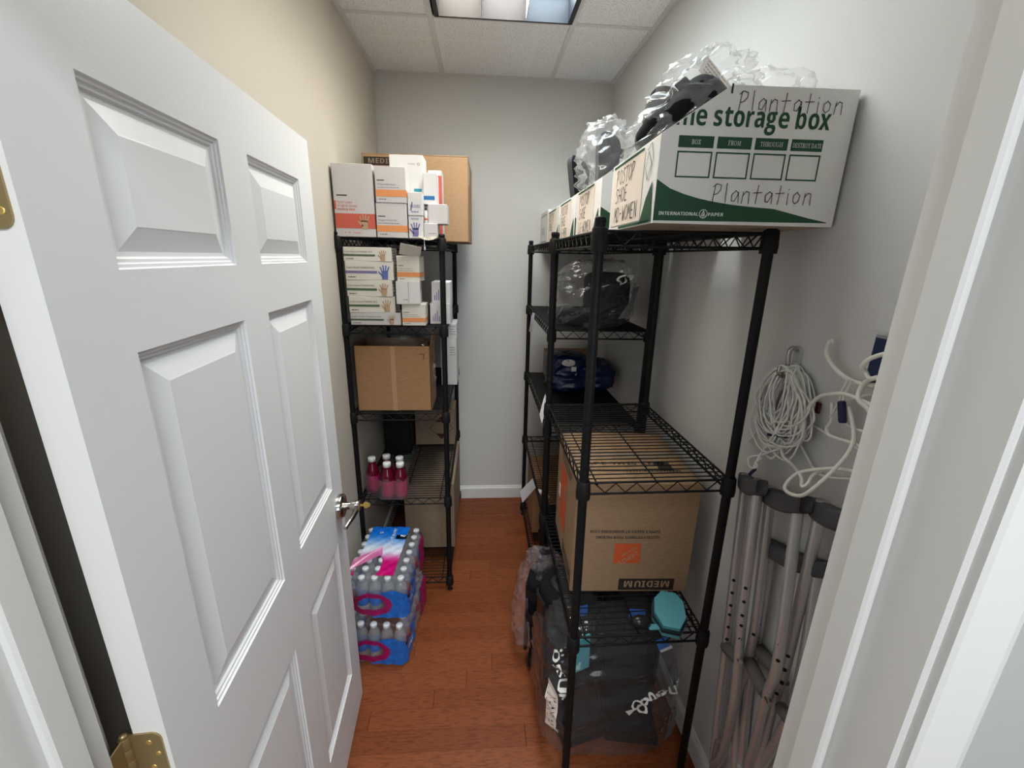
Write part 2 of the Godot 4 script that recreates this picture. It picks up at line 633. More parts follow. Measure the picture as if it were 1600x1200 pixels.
# ---------------------------------------------------------------- start
func _ready() -> void:
	rng.seed = 20
	var cam := Camera3D.new()
	cam.name = "camera"
	cam.position = V3(0, 1.735, 0)
	cam.rotation_degrees = V3(-16.317, -4.133, 1.217)
	cam.fov = 83.235
	cam.near = 0.02
	cam.current = true
	add_child(cam)
	var env := Environment.new()
	env.background_mode = Environment.BG_COLOR
	env.background_color = Color(0.02, 0.02, 0.02)
	env.tonemap_mode = Environment.TONE_MAPPER_LINEAR
	env.tonemap_exposure = 1.08
	env.sdfgi_enabled = true
	env.ssao_enabled = true
	env.ssil_enabled = true
	var we := WorldEnvironment.new()
	we.name = "world"
	we.environment = env
	add_child(we)
	area_light("closet_light", V3(-0.098, 2.818, -1.655), V3(-90, 0, 0), Vector2(0.18, 1.16), Color(1.0, 0.965, 0.895), 1.22)
	area_light("closet_light_2", V3(0.094, 2.818, -1.655), V3(-90, 0, 0), Vector2(0.18, 1.16), Color(1.0, 0.985, 0.955), 1.22)
	area_light("closet_light_3", V3(0.286, 2.818, -1.655), V3(-90, 0, 0), Vector2(0.18, 1.16), Color(0.88, 0.96, 1.0), 1.22)
	area_light("hall_light", V3(0.25, 2.70, 0.95), V3(-90, 0, 0), Vector2(1.18, 0.58), Color(0.965, 0.985, 1.0), 4.5)
	area_light("window_light", V3(0.35, 1.55, 3.145), V3(0, 0, 0), Vector2(1.9, 1.5), Color(0.93, 0.97, 1.0), 2.2)
	font_bold = SystemFont.new()
	font_bold.font_names = PackedStringArray(["Droid Sans"])
	font_bold.font_weight = 700
	font_plain = SystemFont.new()
	font_plain.font_names = PackedStringArray(["Droid Sans"])
	font_serif = SystemFont.new()
	font_serif.font_names = PackedStringArray(["Droid Serif"])
	make_materials()
	room()
	ceiling()
	door()
	racks()
	left_top_shelf()
	left_lower_shelves()
	water_cases()
	file_bins()
	right_shelves()
	bagged_boots()
	paper_tags()
	crutches()
	cords()


func area_light(called: String, at: Vector3, turn: Vector3, size: Vector2, c: Color, e: float) -> void:
	var l := AreaLight3D.new()
	l.name = called
	l.area_size = size
	l.light_color = c
	l.light_energy = e
	l.area_range = 12.0
	l.area_attenuation = 2.0
	l.shadow_enabled = true
	l.position = at
	l.rotation_degrees = turn
	add_child(l)


const XL := -0.615
const XR := 0.773
const ZB := -2.89
const ZF := -0.45
const ZE := -0.31
const CEIL := 2.73


func room() -> void:
	# floor: strips 8 cm wide with staggered ends, on a slab
	var fl := struct("floor", one_box(V3(0.1, -0.06, -0.35), V3(5.2, 0.1, 7.4)), M.subfloor)
	var z := ZB
	var row := 0
	while z < 0.9:
		var x0 := XL if z < ZF else -1.2
		var x1 := XR if z < ZF else 1.4
		var x := x0
		var cut: float = x0 + [0.31, 0.78, 0.55, 1.02, 0.18, 0.66, 0.93, 0.42][(row * 5) % 8]
		while x < x1 - 0.01:
			var e := minf(cut, x1)
			if x1 - e < 0.12:
				e = x1
			put("floor_plank", one_box(V3((x + e) / 2, -0.006, z + 0.0395), V3(e - x - 0.0008, 0.012, 0.0784), 0.0009), M.planks[rng.randi() % 4], fl)
			x = e
			cut = e + rng.randf_range(0.75, 1.15)
		z += 0.079
		row += 1
	struct("wall_left", boxes([[V3(XL - 0.1, 0, ZB - 0.1), V3(XL, 2.9, ZF)]]), M.wall_warm)
	struct("wall_right", boxes([[V3(XR, 0, ZB - 0.1), V3(XR + 0.1, 2.9, ZF)]]), M.wall)
	struct("wall_back", boxes([[V3(XL, 0, ZB - 0.1), V3(XR, 2.9, ZB)]]), M.wall)
	struct("wall_front", boxes([[V3(-1.7, 0, ZF), V3(-0.495, 2.9, ZE - 0.012)], [V3(0.47, 0, ZF), V3(2.0, 2.9, ZE - 0.012)], [V3(-0.495, 2.07, ZF), V3(0.47, 2.9, ZE - 0.012)]]), M.wall)
	struct("wall_doorside", boxes([[V3(-1.7, 0, ZE - 0.012), V3(-0.495, 2.9, ZE)], [V3(0.47, 0, ZE - 0.012), V3(2.0, 2.9, ZE)], [V3(-0.495, 2.07, ZE - 0.012), V3(0.47, 2.9, ZE)]]), M.hall_wall)
	struct("wall_hall", boxes([[V3(-1.7, 0, 3.2), V3(-0.6, 2.9, 3.3)], [V3(1.3, 0, 3.2), V3(2.0, 2.9, 3.3)], [V3(-0.6, 0, 3.2), V3(1.3, 0.8, 3.3)], [V3(-0.6, 2.3, 3.2), V3(1.3, 2.9, 3.3)], [V3(-1.8, 0, ZE), V3(-1.7, 2.9, 3.3)], [V3(2.0, 0, ZE), V3(2.1, 2.9, 3.3)]]), M.hall_wall)
	var win := struct("window_1", boxes([[V3(-0.6, 0.8, 3.19), V3(-0.54, 2.3, 3.28)], [V3(1.24, 0.8, 3.19), V3(1.3, 2.3, 3.28)], [V3(-0.54, 0.8, 3.19), V3(1.24, 0.86, 3.28)], [V3(-0.54, 2.24, 3.19), V3(1.24, 2.3, 3.28)], [V3(0.33, 0.86, 3.19), V3(0.37, 2.24, 3.26)]]), M.trim)
	var wm := mat(Color(0.8, 0.8, 0.8), 0.4)
	wm.emission_enabled = true
	wm.emission = Color(0.96, 0.98, 1.0)
	wm.emission_energy_multiplier = 0.9
	put("frosted_window_pane", one_box(V3(0.35, 1.55, 3.235), V3(1.8, 1.4, 0.008)), wm, win)
	# baseboards with a rounded top edge
	for d in [["back", V3(XL, 0, ZB), V3(XR, 0, ZB), V3(0, 0, 1)], ["left", V3(XL, 0, ZF), V3(XL, 0, ZB), V3(1, 0, 0)], ["right", V3(XR, 0, ZB), V3(XR, 0, ZF), V3(-1, 0, 0)]]:
		var mb := MB.new()
		var n: Vector3 = d[3]
		var prof := [Vector2(0, 0.0), Vector2(0.013, 0.0), Vector2(0.013, 0.072), Vector2(0.011, 0.082), Vector2(0.007, 0.088), Vector2(0.005, 0.096), Vector2(0.0, 0.098)]
		for i in prof.size() - 1:
			var a: Vector3 = n * prof[i].x + V3(0, prof[i].y, 0)
			var b: Vector3 = n * prof[i + 1].x + V3(0, prof[i + 1].y, 0)
			mb.face([d[1] + a, d[2] + a, d[2] + b, d[1] + b], n + V3(0, 0.3, 0))
		struct("baseboard_" + d[0], mb.mesh(), M.trim)
	# door frame: jambs, stops and the hall casing
	var frame := boxes([
		[V3(-0.495, 0, -0.432), V3(-0.475, 2.07, ZE)], [V3(-0.476, 0, -0.402), V3(-0.463, 2.05, -0.369)],
		[V3(0.45, 0, ZF), V3(0.47, 2.07, ZE)], [V3(0.438, 0, -0.415), V3(0.451, 2.05, -0.377)],
		[V3(-0.495, 2.05, -0.44), V3(0.47, 2.07, ZE)], [V3(-0.475, 2.037, -0.41), V3(0.45, 2.051, -0.372)]], 0.003)
	struct("trim_1", frame, M.trim)
	var cas := MB.new()
	for s in [-1.0, 1.0]:
		var xi := 0.455 if s > 0 else 0.48
		var prof2 := [Vector2(0, 0), Vector2(0, 0.009), Vector2(0.004, 0.012), Vector2(0.02, 0.014), Vector2(0.046, 0.017), Vector2(0.055, 0.015), Vector2(0.058, 0.0)]
		for i in prof2.size() - 1:
			var a := V3(s * (xi + prof2[i].x), 0, ZE + prof2[i].y)
			var b := V3(s * (xi + prof2[i + 1].x), 0, ZE + prof2[i + 1].y)
			cas.face([a, b, b + V3(0, 2.11, 0), a + V3(0, 2.11, 0)], V3(0, 0, 1) if i > 0 and i < 5 else V3(s * (-1 if i == 0 else 1), 0, 0))
	cas.box(V3(-0.0125, 2.085, ZE + 0.008), V3(1.05, 0.058, 0.016), 0.003)
	struct("trim_2", cas.mesh(), M.trim)


func ceiling() -> void:
	var c := struct("ceiling", boxes([[V3(-1.8, 2.86, ZB - 0.1), V3(2.1, 2.96, 3.3)]]), M.ceiling)
	var xs := [XL, -0.227, 0.402, XR]
	var zs := [ZB, -2.265, -1.045, ZF]
	for i in 3:
		for j in 3:
			if i == 1 and j == 1:
				continue
			put("ceiling_tile", boxes([[V3(xs[i], CEIL + 0.003, zs[j]), V3(xs[i + 1], CEIL + 0.018, zs[j + 1])]]), M.ceiling, c)
	for x in [-0.227, 0.402]:
		put("ceiling_tee", boxes([[V3(x - 0.012, CEIL - 0.001, ZB), V3(x + 0.012, CEIL + 0.004, ZF)]], 0.001), M.tee, c)
	for zz in [-2.265, -1.045]:
		for k in 3:
			put("ceiling_tee", boxes([[V3(xs[k] + (0.012 if k > 0 else 0.0), CEIL - 0.0005, zz - 0.012), V3(xs[k + 1] - (0.012 if k < 2 else 0.0), CEIL + 0.004, zz + 0.012)]], 0.001), M.tee, c)
	put("wall_angle", boxes([[V3(XL, CEIL - 0.002, ZB), V3(XL + 0.02, CEIL + 0.003, ZF)], [V3(XR - 0.02, CEIL - 0.002, ZB), V3(XR, CEIL + 0.003, ZF)], [V3(XL, CEIL - 0.002, ZB), V3(XR, CEIL + 0.003, ZB + 0.02)]]), M.tee, c)
	put("hall_ceiling", boxes([[V3(-1.7, 2.74, ZE), V3(2.0, 2.76, 3.2)]]), M.ceiling, c)
	# the recessed louvred fitting
	var t := thing("ceiling_light", "recessed fluorescent ceiling light with a louvred grid and dark frame above the closet", "ceiling light", V3(0.094, CEIL, -1.655))
	var w := 0.578
	var d := 1.196
	put("frame", boxes([[V3(-w / 2 - 0.012, -0.004, -d / 2 - 0.006), V3(-w / 2 + 0.008, 0.106, d / 2)], [V3(w / 2 - 0.008, -0.004, -d / 2 - 0.006), V3(w / 2 + 0.012, 0.106, d / 2)], [V3(-w / 2, -0.004, -d / 2 - 0.006), V3(w / 2, 0.106, -d / 2 + 0.006)], [V3(-w / 2, -0.004, d / 2 - 0.006), V3(w / 2, 0.106, d / 2)], [V3(-w / 2, 0.1005, -d / 2), V3(w / 2, 0.115, d / 2)]]), M.frame_dark, t)
	for k in 2:
		var x := -w / 2 + w * (k + 1) / 3.0
		put("louver_blade", one_box(V3(x, 0.041, 0), V3(0.003, 0.078, d - 0.02)), M.louver, t)
	for k in 5:
		put("louver_blade", one_box(V3(0, 0.042, -d / 2 + d * (k + 1) / 6.0), V3(w - 0.02, 0.076, 0.003)), M.louver, t)
	var glow := [Color(1.0, 0.90, 0.70), Color(1.0, 0.93, 0.80), Color(0.83, 0.94, 1.0)]
	for k in 3:
		var m := mat(Color(0.8, 0.8, 0.8), 0.5)
		m.emission_enabled = true
		m.emission = glow[k]
		m.emission_energy_multiplier = 1.0
		put("lamp_panel", one_box(V3(-w / 2 + w * (k + 0.5) / 3.0, 0.096, 0), V3(w / 3.0 - 0.003, 0.008, d - 0.024)), m, t)
	var hl := thing("ceiling_light", "square recessed ceiling light panel in the hall outside the closet door", "ceiling light", V3(0.25, 2.735, 0.95))
	var hm := mat(Color(0.8, 0.8, 0.8), 0.5)
	hm.emission_enabled = true
	hm.emission = Color(1, 0.98, 0.95)
	hm.emission_energy_multiplier = 0.9
	put("lamp_panel", one_box(V3(0, -0.01, 0), V3(1.18, 0.008, 0.58)), hm, hl)
	put("frame", boxes([[V3(-0.61, -0.02, -0.31), V3(-0.59, 0, 0.31)], [V3(0.59, -0.02, -0.31), V3(0.61, 0, 0.31)], [V3(-0.59, -0.02, -0.31), V3(0.59, 0, -0.29)], [V3(-0.59, -0.02, 0.29), V3(0.59, 0, 0.31)]]), M.trim, hl)


func door() -> void:
	var root := Node3D.new()
	root.name = "door_1"
	add_child(root)
	root.set_meta("kind", "structure")
	var n := V3(0.99813, 0, -0.0612)
	var d := V3(-0.0612, 0, -0.99813)
	root.transform = Transform3D(Basis(d, Vector3.UP, n), V3(-0.431, 0.011, -0.463))
	var xs := [0.0, 0.107, 0.405, 0.514, 0.812, 0.919]
	var ys := [0.0, 0.225, 0.793, 0.995, 1.598, 1.700, 1.909, 2.024]
	var stile := MB.new()
	var rail := MB.new()
	for i in [0, 2, 4]:
		stile.quad(V3(xs[i], 0, 0), V3(xs[i + 1], 0, 0), V3(xs[i + 1], ys[7], 0), V3(xs[i], ys[7], 0))
	for i in [1, 3]:
		for j in [0, 2, 4, 6]:
			rail.quad(V3(xs[i], ys[j], 0), V3(xs[i + 1], ys[j], 0), V3(xs[i + 1], ys[j + 1], 0), V3(xs[i], ys[j + 1], 0))
	put("stile", stile.mesh(), M.door_stile, root)
	put("rail", rail.mesh(), M.white_door, root)
	var core := MB.new()
	var wdt: float = xs[5]
	core.face([V3(0, 0, 0), V3(0, ys[7], 0), V3(0, ys[7], -0.04), V3(0, 0, -0.04)], V3(-1, 0, 0))
	core.face([V3(wdt, 0, 0), V3(wdt, ys[7], 0), V3(wdt, ys[7], -0.04), V3(wdt, 0, -0.04)], V3(1, 0, 0))
	core.face([V3(0, 0, -0.04), V3(wdt, 0, -0.04), V3(wdt, ys[7], -0.04), V3(0, ys[7], -0.04)], V3(0, 0, -1))
	core.face([V3(0, 0, 0), V3(wdt, 0, 0), V3(wdt, 0, -0.04), V3(0, 0, -0.04)], V3(0, -1, 0))
	core.face([V3(0, ys[7], 0), V3(wdt, ys[7], 0), V3(wdt, ys[7], -0.04), V3(0, ys[7], -0.04)], V3(0, 1, 0))
	put("core", core.mesh(), M.door_edge, root)
	for i in [1, 3]:
		for j in [1, 3, 5]:
			var p := MB.new()
			var prof := [Vector2(0, 0), Vector2(0.002, -0.0035), Vector2(0.006, -0.004), Vector2(0.008, -0.007), Vector2(0.012, -0.0075), Vector2(0.015, -0.011), Vector2(0.021, -0.0115), Vector2(0.050, -0.003), Vector2(0.052, -0.0022)]
			for k in prof.size() - 1:
				var a: Vector2 = prof[k]
				var b: Vector2 = prof[k + 1]
				var x0: float = xs[i]
				var x1: float = xs[i + 1]
				var y0: float = ys[j]
				var y1: float = ys[j + 1]
				var oa := [V3(x0 + a.x, y0 + a.x, a.y), V3(x1 - a.x, y0 + a.x, a.y), V3(x1 - a.x, y1 - a.x, a.y), V3(x0 + a.x, y1 - a.x, a.y)]
				var ob := [V3(x0 + b.x, y0 + b.x, b.y), V3(x1 - b.x, y0 + b.x, b.y), V3(x1 - b.x, y1 - b.x, b.y), V3(x0 + b.x, y1 - b.x, b.y)]
				for e in 4:
					p.quad(oa[e], oa[(e + 1) % 4], ob[(e + 1) % 4], ob[e])
				if k == prof.size() - 2:
					p.quad(ob[0], ob[1], ob[2], ob[3])
			put("door_panel", p.mesh(), M.door_stile, root)
	# lever, rose
	var h := Node3D.new()
	h.name = "door_handle"
	root.add_child(h)
	h.position = V3(0.862, 0.903, 0)
	var up := Transform3D(Basis(V3(1, 0, 0), V3(0, 0, 1), V3(0, -1, 0)), Vector3())   # y of a lathe -> out of the door
	var rose := MB.new()
	rose.lathe([Vector2(0.042, 0), Vector2(0.042, 0.012), Vector2(0.039, 0.017), Vector2(0.030, 0.020), Vector2(0.0, 0.019)], 32, up)
	put("rose", rose.mesh(), M.chrome, h)
	var neck := MB.new()
	neck.lathe([Vector2(0.0135, 0.018), Vector2(0.0135, 0.034), Vector2(0.016, 0.038), Vector2(0.0175, 0.052), Vector2(0.0175, 0.068), Vector2(0.013, 0.071), Vector2(0.0, 0.071)], 24, up)
	put("neck", neck.mesh(), M.chrome, h)
	var lev := MB.new()
	lev.tube(curve([V3(0.004, 0, 0.058), V3(-0.02, 0.001, 0.063), V3(-0.055, 0.0, 0.062), V3(-0.09, -0.004, 0.054), V3(-0.116, -0.010, 0.046)], 5), [0.010, 0.010, 0.010, 0.0098, 0.0096, 0.0094, 0.0092, 0.009, 0.0088, 0.0086, 0.0084, 0.0083, 0.0082, 0.0081, 0.008, 0.0079, 0.0078, 0.0077, 0.0076, 0.0074, 0.006], 12)
	put("lever", lev.mesh(), M.chrome, h)
	# hinges: leaf on the door edge, leaf on the jamb, knuckle between
	for y in [0.22, 1.045, 1.79]:
		var g := Node3D.new()
		g.name = "hinge"
		root.add_child(g, true)
		g.position = V3(0, y, 0)
		var out := PackedVector2Array()
		for c in [[V3(-0.012, -0.05, 0), -90.0], [V3(-0.012, 0.05, 0), 0.0]]:
			for k in 6:
				var a := deg_to_rad(float(c[1]) + 18.0 * k)
				out.append(Vector2(c[0].x + 0.012 * cos(a), c[0].y * 0.76 + 0.012 * sin(a)))
		out.append(Vector2(-0.043, 0.05))
		out.append(Vector2(-0.043, -0.05))
		var leaf := MB.new()
		# x of the polygon runs along the door's thickness (z), y up, thickness towards -x
		leaf.prism(out, 0.0025, Transform3D(Basis(V3(0, 0, 1), Vector3.UP, V3(-1, 0, 0)), V3(0, 0, -0.006)))
		put("hinge_leaf", leaf.mesh(), M.brass, g)
		var jl := MB.new()
		jl.box(V3(-0.014, 0, -0.049), V3(0.034, 0.1, 0.0025), 0.001)
		put("jamb_leaf", jl.mesh(), M.brass, g)
		var kn := MB.new()
		for k in 5:
			var y0 := -0.05 + 0.0202 * k
			kn.lathe([Vector2(0, y0), Vector2(0.0062, y0), Vector2(0.0066, y0 + 0.001), Vector2(0.0066, y0 + 0.0185), Vector2(0.0062, y0 + 0.0195), Vector2(0, y0 + 0.0195)], 16, Transform3D(Basis(), V3(-0.004, 0, -0.049)))
		kn.lathe([Vector2(0.004, 0.05), Vector2(0.0055, 0.051), Vector2(0.0045, 0.055), Vector2(0, 0.056)], 12, Transform3D(Basis(), V3(-0.004, 0, -0.049)))
		put("knuckle", kn.mesh(), M.brass, g)
		var sc := MB.new()
		for q in [V3(0, 0.034, -0.022), V3(0, 0.012, -0.014), V3(0, -0.012, -0.024), V3(0, -0.034, -0.014)]:
			sc.lathe([Vector2(0.0042, 0), Vector2(0.0036, 0.0009), Vector2(0.0012, 0.0004), Vector2(0, 0.0004)], 12, Transform3D(Basis(V3(0, 0, 1), V3(-1, 0, 0), V3(0, -1, 0)), q + V3(-0.0025, 0, 0)))
		put("screw", sc.mesh(), M.gold, g)
	# key left in the lever's lock
	var t := thing("key", "brass key left sticking out of the door lever's lock", "key")
	t.transform = root.transform * Transform3D(Basis(), V3(0.862, 0.903, 0.071))
	var kb := MB.new()
	var bow := PackedVector2Array()
	for k in 18:
		var a := TAU * k / 18.0
		var r := 0.0115 + 0.0016 * cos(3.0 * a)
		bow.append(Vector2(0.020 + r * cos(a), r * sin(a)))
	kb.prism(bow, 0.002, Transform3D(Basis(V3(0, 0, 1), V3(0, 1, 0), V3(-1, 0, 0)), V3(0.001, 0, 0)))
	put("bow", kb.mesh(), M.gold, t)
	put("blade", one_box(V3(0, 0, 0.004), V3(0.002, 0.007, 0.012)), M.gold, t)
	var kh := MB.new()
	kh.lathe([Vector2(0.0024, 0), Vector2(0.0024, 0.0026), Vector2(0, 0.0026)], 10, Transform3D(Basis(V3(0, 0, 1), V3(1, 0, 0), V3(0, 1, 0)), V3(-0.0013, 0.0, 0.0275)))
	put("bow_hole", kh.mesh(), M.hole, t)


# ---------------------------------------------------------------- wire shelving
var post_meshes := {}


func post_mesh(h: float) -> ArrayMesh:
	if not post_meshes.has(h):
		var mb := MB.new()
		var prof := [Vector2(0.0, 0.03)]
		prof.append(Vector2(0.0127, 0.03))
		var y := 0.05
		while y < h - 0.02:
			prof.append(Vector2(0.0127, y - 0.0015))
			prof.append(Vector2(0.01245, y))
			prof.append(Vector2(0.0127, y + 0.0015))
			y += 0.0254
		prof.append(Vector2(0.0127, h))
		prof.append(Vector2(0.0, h))
		mb.lathe(prof, 14)
		post_meshes[h] = mb.mesh()
	return post_meshes[h]


func rack(called: String, label: String, at: Vector3, w: float, d: float, h: float, levels: Array, turn: Vector3, base_y := 0.0) -> Node3D:
	var t := thing(called, label, "shelving rack", at, 0.0, "black wire shelving racks")
	t.rotation = turn
	var foot := MB.new()
	foot.lathe([Vector2(0, 0), Vector2(0.012, 0), Vector2(0.012, 0.006), Vector2(0.006, 0.010), Vector2(0.006, 0.026), Vector2(0.0127, 0.03)], 14)
	var fm := foot.mesh()
	var cap := MB.new()
	cap.lathe([Vector2(0.0127, 0), Vector2(0.0136, 0.001), Vector2(0.0136, 0.009), Vector2(0.011, 0.013), Vector2(0, 0.0135)], 16)
	var cm := cap.mesh()
	var col := MB.new()
	col.lathe([Vector2(0.0128, -0.046), Vector2(0.0195, -0.046), Vector2(0.0205, -0.03), Vector2(0.0185, 0.004), Vector2(0.0160, 0.008), Vector2(0.0128, 0.008)], 16)
	var colm := col.mesh()
	var hw := w / 2
	var hd := d / 2
	for sx in [-1.0, 1.0]:
		for sz in [-1.0, 1.0]:
			var p := put("post", post_mesh(h), M.black, t, Transform3D(Basis(), V3(sx * hw, 0, sz * hd)))
			put("foot", fm, M.black_cap, p)
			put("cap", cm, M.black_cap, p, Transform3D(Basis(), V3(0, h - 0.004, 0)))
			for y in levels:
				put("collar", colm, M.black_cap, p, Transform3D(Basis(), V3(0, y, 0)))
	# one shelf, shared by all levels
	var fr := MB.new()
	var c := [V3(-hw, 0, hd), V3(hw, 0, hd), V3(hw, 0, -hd), V3(-hw, 0, -hd)]
	for i in 4:
		var a: Vector3 = c[i]
		var b: Vector3 = c[(i + 1) % 4]
		var dir := (b - a).normalized()
		a += dir * 0.012
		b -= dir * 0.012
		fr.tube([a, b], 0.0034, 8)
		fr.tube([a - V3(0, 0.034, 0), b - V3(0, 0.034, 0)], 0.0034, 8)
		var len := a.distance_to(b) - 0.04
		var nz := int(round(len / 0.031))
		nz += nz % 2
		var zig := []
		for k in nz + 1:
			zig.append(a + dir * (0.02 + len * k / nz) - V3(0, 0.003 + (0.028 if k % 2 else 0.0), 0))
		fr.tube(zig, 0.0021, 6)
	var frm := fr.mesh()
	var st := MB.new()
	for f in [0.09, 0.5, 0.91, 0.965]:
		var x: float = -hw + w * f
		st.tube([V3(x, -0.0025, hd + 0.004), V3(x, -0.0025, -hd - 0.004)], 0.0026, 6)
	var stm := st.mesh()
	var wr := MB.new()
	wr.tube([V3(-hw - 0.003, 0.0015, 0), V3(hw + 0.003, 0.0015, 0)], 0.0019, 6)
	var wrm := wr.mesh()
	var nw := int((d - 0.04) / 0.0232)
	for y in levels:
		var s := put("shelf", frm, M.black, t, Transform3D(Basis(), V3(0, y, 0)))
		put("stringers", stm, M.black, s)
		for k in nw + 1:
			put("cross_wire", wrm, M.black, s, Transform3D(Basis(), V3(0, 0, -hd + 0.02 + (d - 0.04) * k / nw)))
	return t


func racks() -> void:
	rack("wire_rack", "black wire rack on the left wall holding glove boxes and cartons", V3(-0.389, 0, -2.392), 0.434, 0.87, 1.815, [1.80, 1.43, 1.015, 0.56, 0.08], V3(0, 0, 0))
	rack("wire_rack", "nearest black wire rack on the right, with a moving carton on its low shelf", V3(0.494, 0, -1.365), 0.412, 0.65, 1.822, [1.80, 1.15, 0.618], V3(0, 0.0, 0.0095))
	rack("wire_rack", "far black wire rack in the right back corner with a blue package on it", V3(0.492, 0, -2.205), 0.41, 0.90, 1.822, [1.80, 1.45, 1.03, 0.59, 0.08], V3(0, 0, 0))
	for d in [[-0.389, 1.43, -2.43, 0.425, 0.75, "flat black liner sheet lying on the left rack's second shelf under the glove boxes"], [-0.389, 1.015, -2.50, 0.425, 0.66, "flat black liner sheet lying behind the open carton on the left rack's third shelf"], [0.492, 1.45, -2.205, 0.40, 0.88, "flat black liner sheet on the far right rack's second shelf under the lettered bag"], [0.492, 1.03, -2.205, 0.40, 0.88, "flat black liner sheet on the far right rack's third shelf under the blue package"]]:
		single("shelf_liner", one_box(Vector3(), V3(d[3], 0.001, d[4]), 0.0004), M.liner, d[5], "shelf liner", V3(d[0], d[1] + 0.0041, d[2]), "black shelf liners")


# ---------------------------------------------------------------- boxes
func carton(called: String, label: String, cat: String, x0: float, x1: float, y0: float, y1: float, zf: float, depth: float, m: Material, yaw := 0.0, group := "", bev := 0.0012) -> Node3D:
	var t := thing(called, label, cat, V3((x0 + x1) / 2, y0, zf - depth / 2), yaw, group)
	put("body", one_box(V3(0, (y1 - y0) / 2, 0), V3(x1 - x0, y1 - y0, depth), bev), m, t)
	t.set_meta("size", V3(x1 - x0, y1 - y0, depth))
	return t


func dims(t: Node3D) -> Vector3:
	return t.get_meta("size")


func lines(i: Ink, u: float, v: float, w: float, h: float, n: int, gap: float) -> void:
	for k in n:
		var x := u
		while x < u + w * (1.0 - 0.12 * (k % 3)):
			var l := rng.randf_range(0.004, 0.011)
			i.rect(x, v - k * gap, minf(x + l, u + w), v - k * gap + h)
			x += l + 0.0022


# orange band dressing box: band across front and right side
func dressing_print(t: Node3D) -> void:
	var s := dims(t)
	var b := ink(s, "front")
	b.rect(0, s.y * 0.17, s.x, s.y * 0.36)
	ink_put(b, M.orange_ink, t, "orange_band")
	var r := ink(s, "right")
	r.rect(0, s.y * 0.17, s.z, s.y * 0.36)
	ink_put(r, M.orange_ink, t, "orange_band")
	var g := ink(s, "front")
	g.text("Tongue Depressors", font_plain, s.x * 0.06, s.y * 0.48, s.y * 0.055, s.x * 0.62)
	lines(g, s.x * 0.06, s.y * 0.41, s.x * 0.7, s.y * 0.018, 1, 0.005)
	lines(g, s.x * 0.1, s.y * 0.08, s.x * 0.25, s.y * 0.03, 1, 0.005)
	ink_put(g, M.grey_ink, t, "box_text")
	var k := ink(s, "front")
	k.rect(s.x * 0.06, s.y * 0.605, s.x * 0.3, s.y * 0.63)
	ink_put(k, M.dark_ink, t, "maker_mark")


func glove_print(t: Node3D, band: Material, hand: Material, words: String) -> void:
	var s := dims(t)
	var b := ink(s, "front")
	b.rect(0, s.y * 0.36, s.x * 0.66, s.y * 0.50)
	ink_put(b, band, t, "colour_band")
	var h := ink(s, "front", 0.0011)
	h.hand(Vector2(s.x * 0.82, s.y * 0.42), s.y * 0.75)
	ink_put(h, hand, t, "hand_picture")
	var g := ink(s, "front")
	g.text(words, font_plain, s.x * 0.03, s.y * 0.62, s.y * 0.10, s.x * 0.58)
	lines(g, s.x * 0.05, s.y * 0.14, s.x * 0.16, s.y * 0.05, 1, 0.005)
	ink_put(g, M.dark_ink, t, "box_text")
	var r := ink(s, "right")
	for k in 4:
		lines(r, s.z * 0.12, s.y * (0.78 - 0.19 * k), s.z * 0.6, s.y * 0.05, 1, 0.005)
	ink_put(r, M.grey_ink, t, "box_text")


func flap(parent: Node3D, m: Material, at: Vector3, size: Vector3, rot: Vector3, called := "flap") -> void:
	var b := Basis.from_euler(rot)
	put(called, one_box(V3(0, size.y / 2, 0), size, 0.0008), m, parent, Transform3D(b, at))


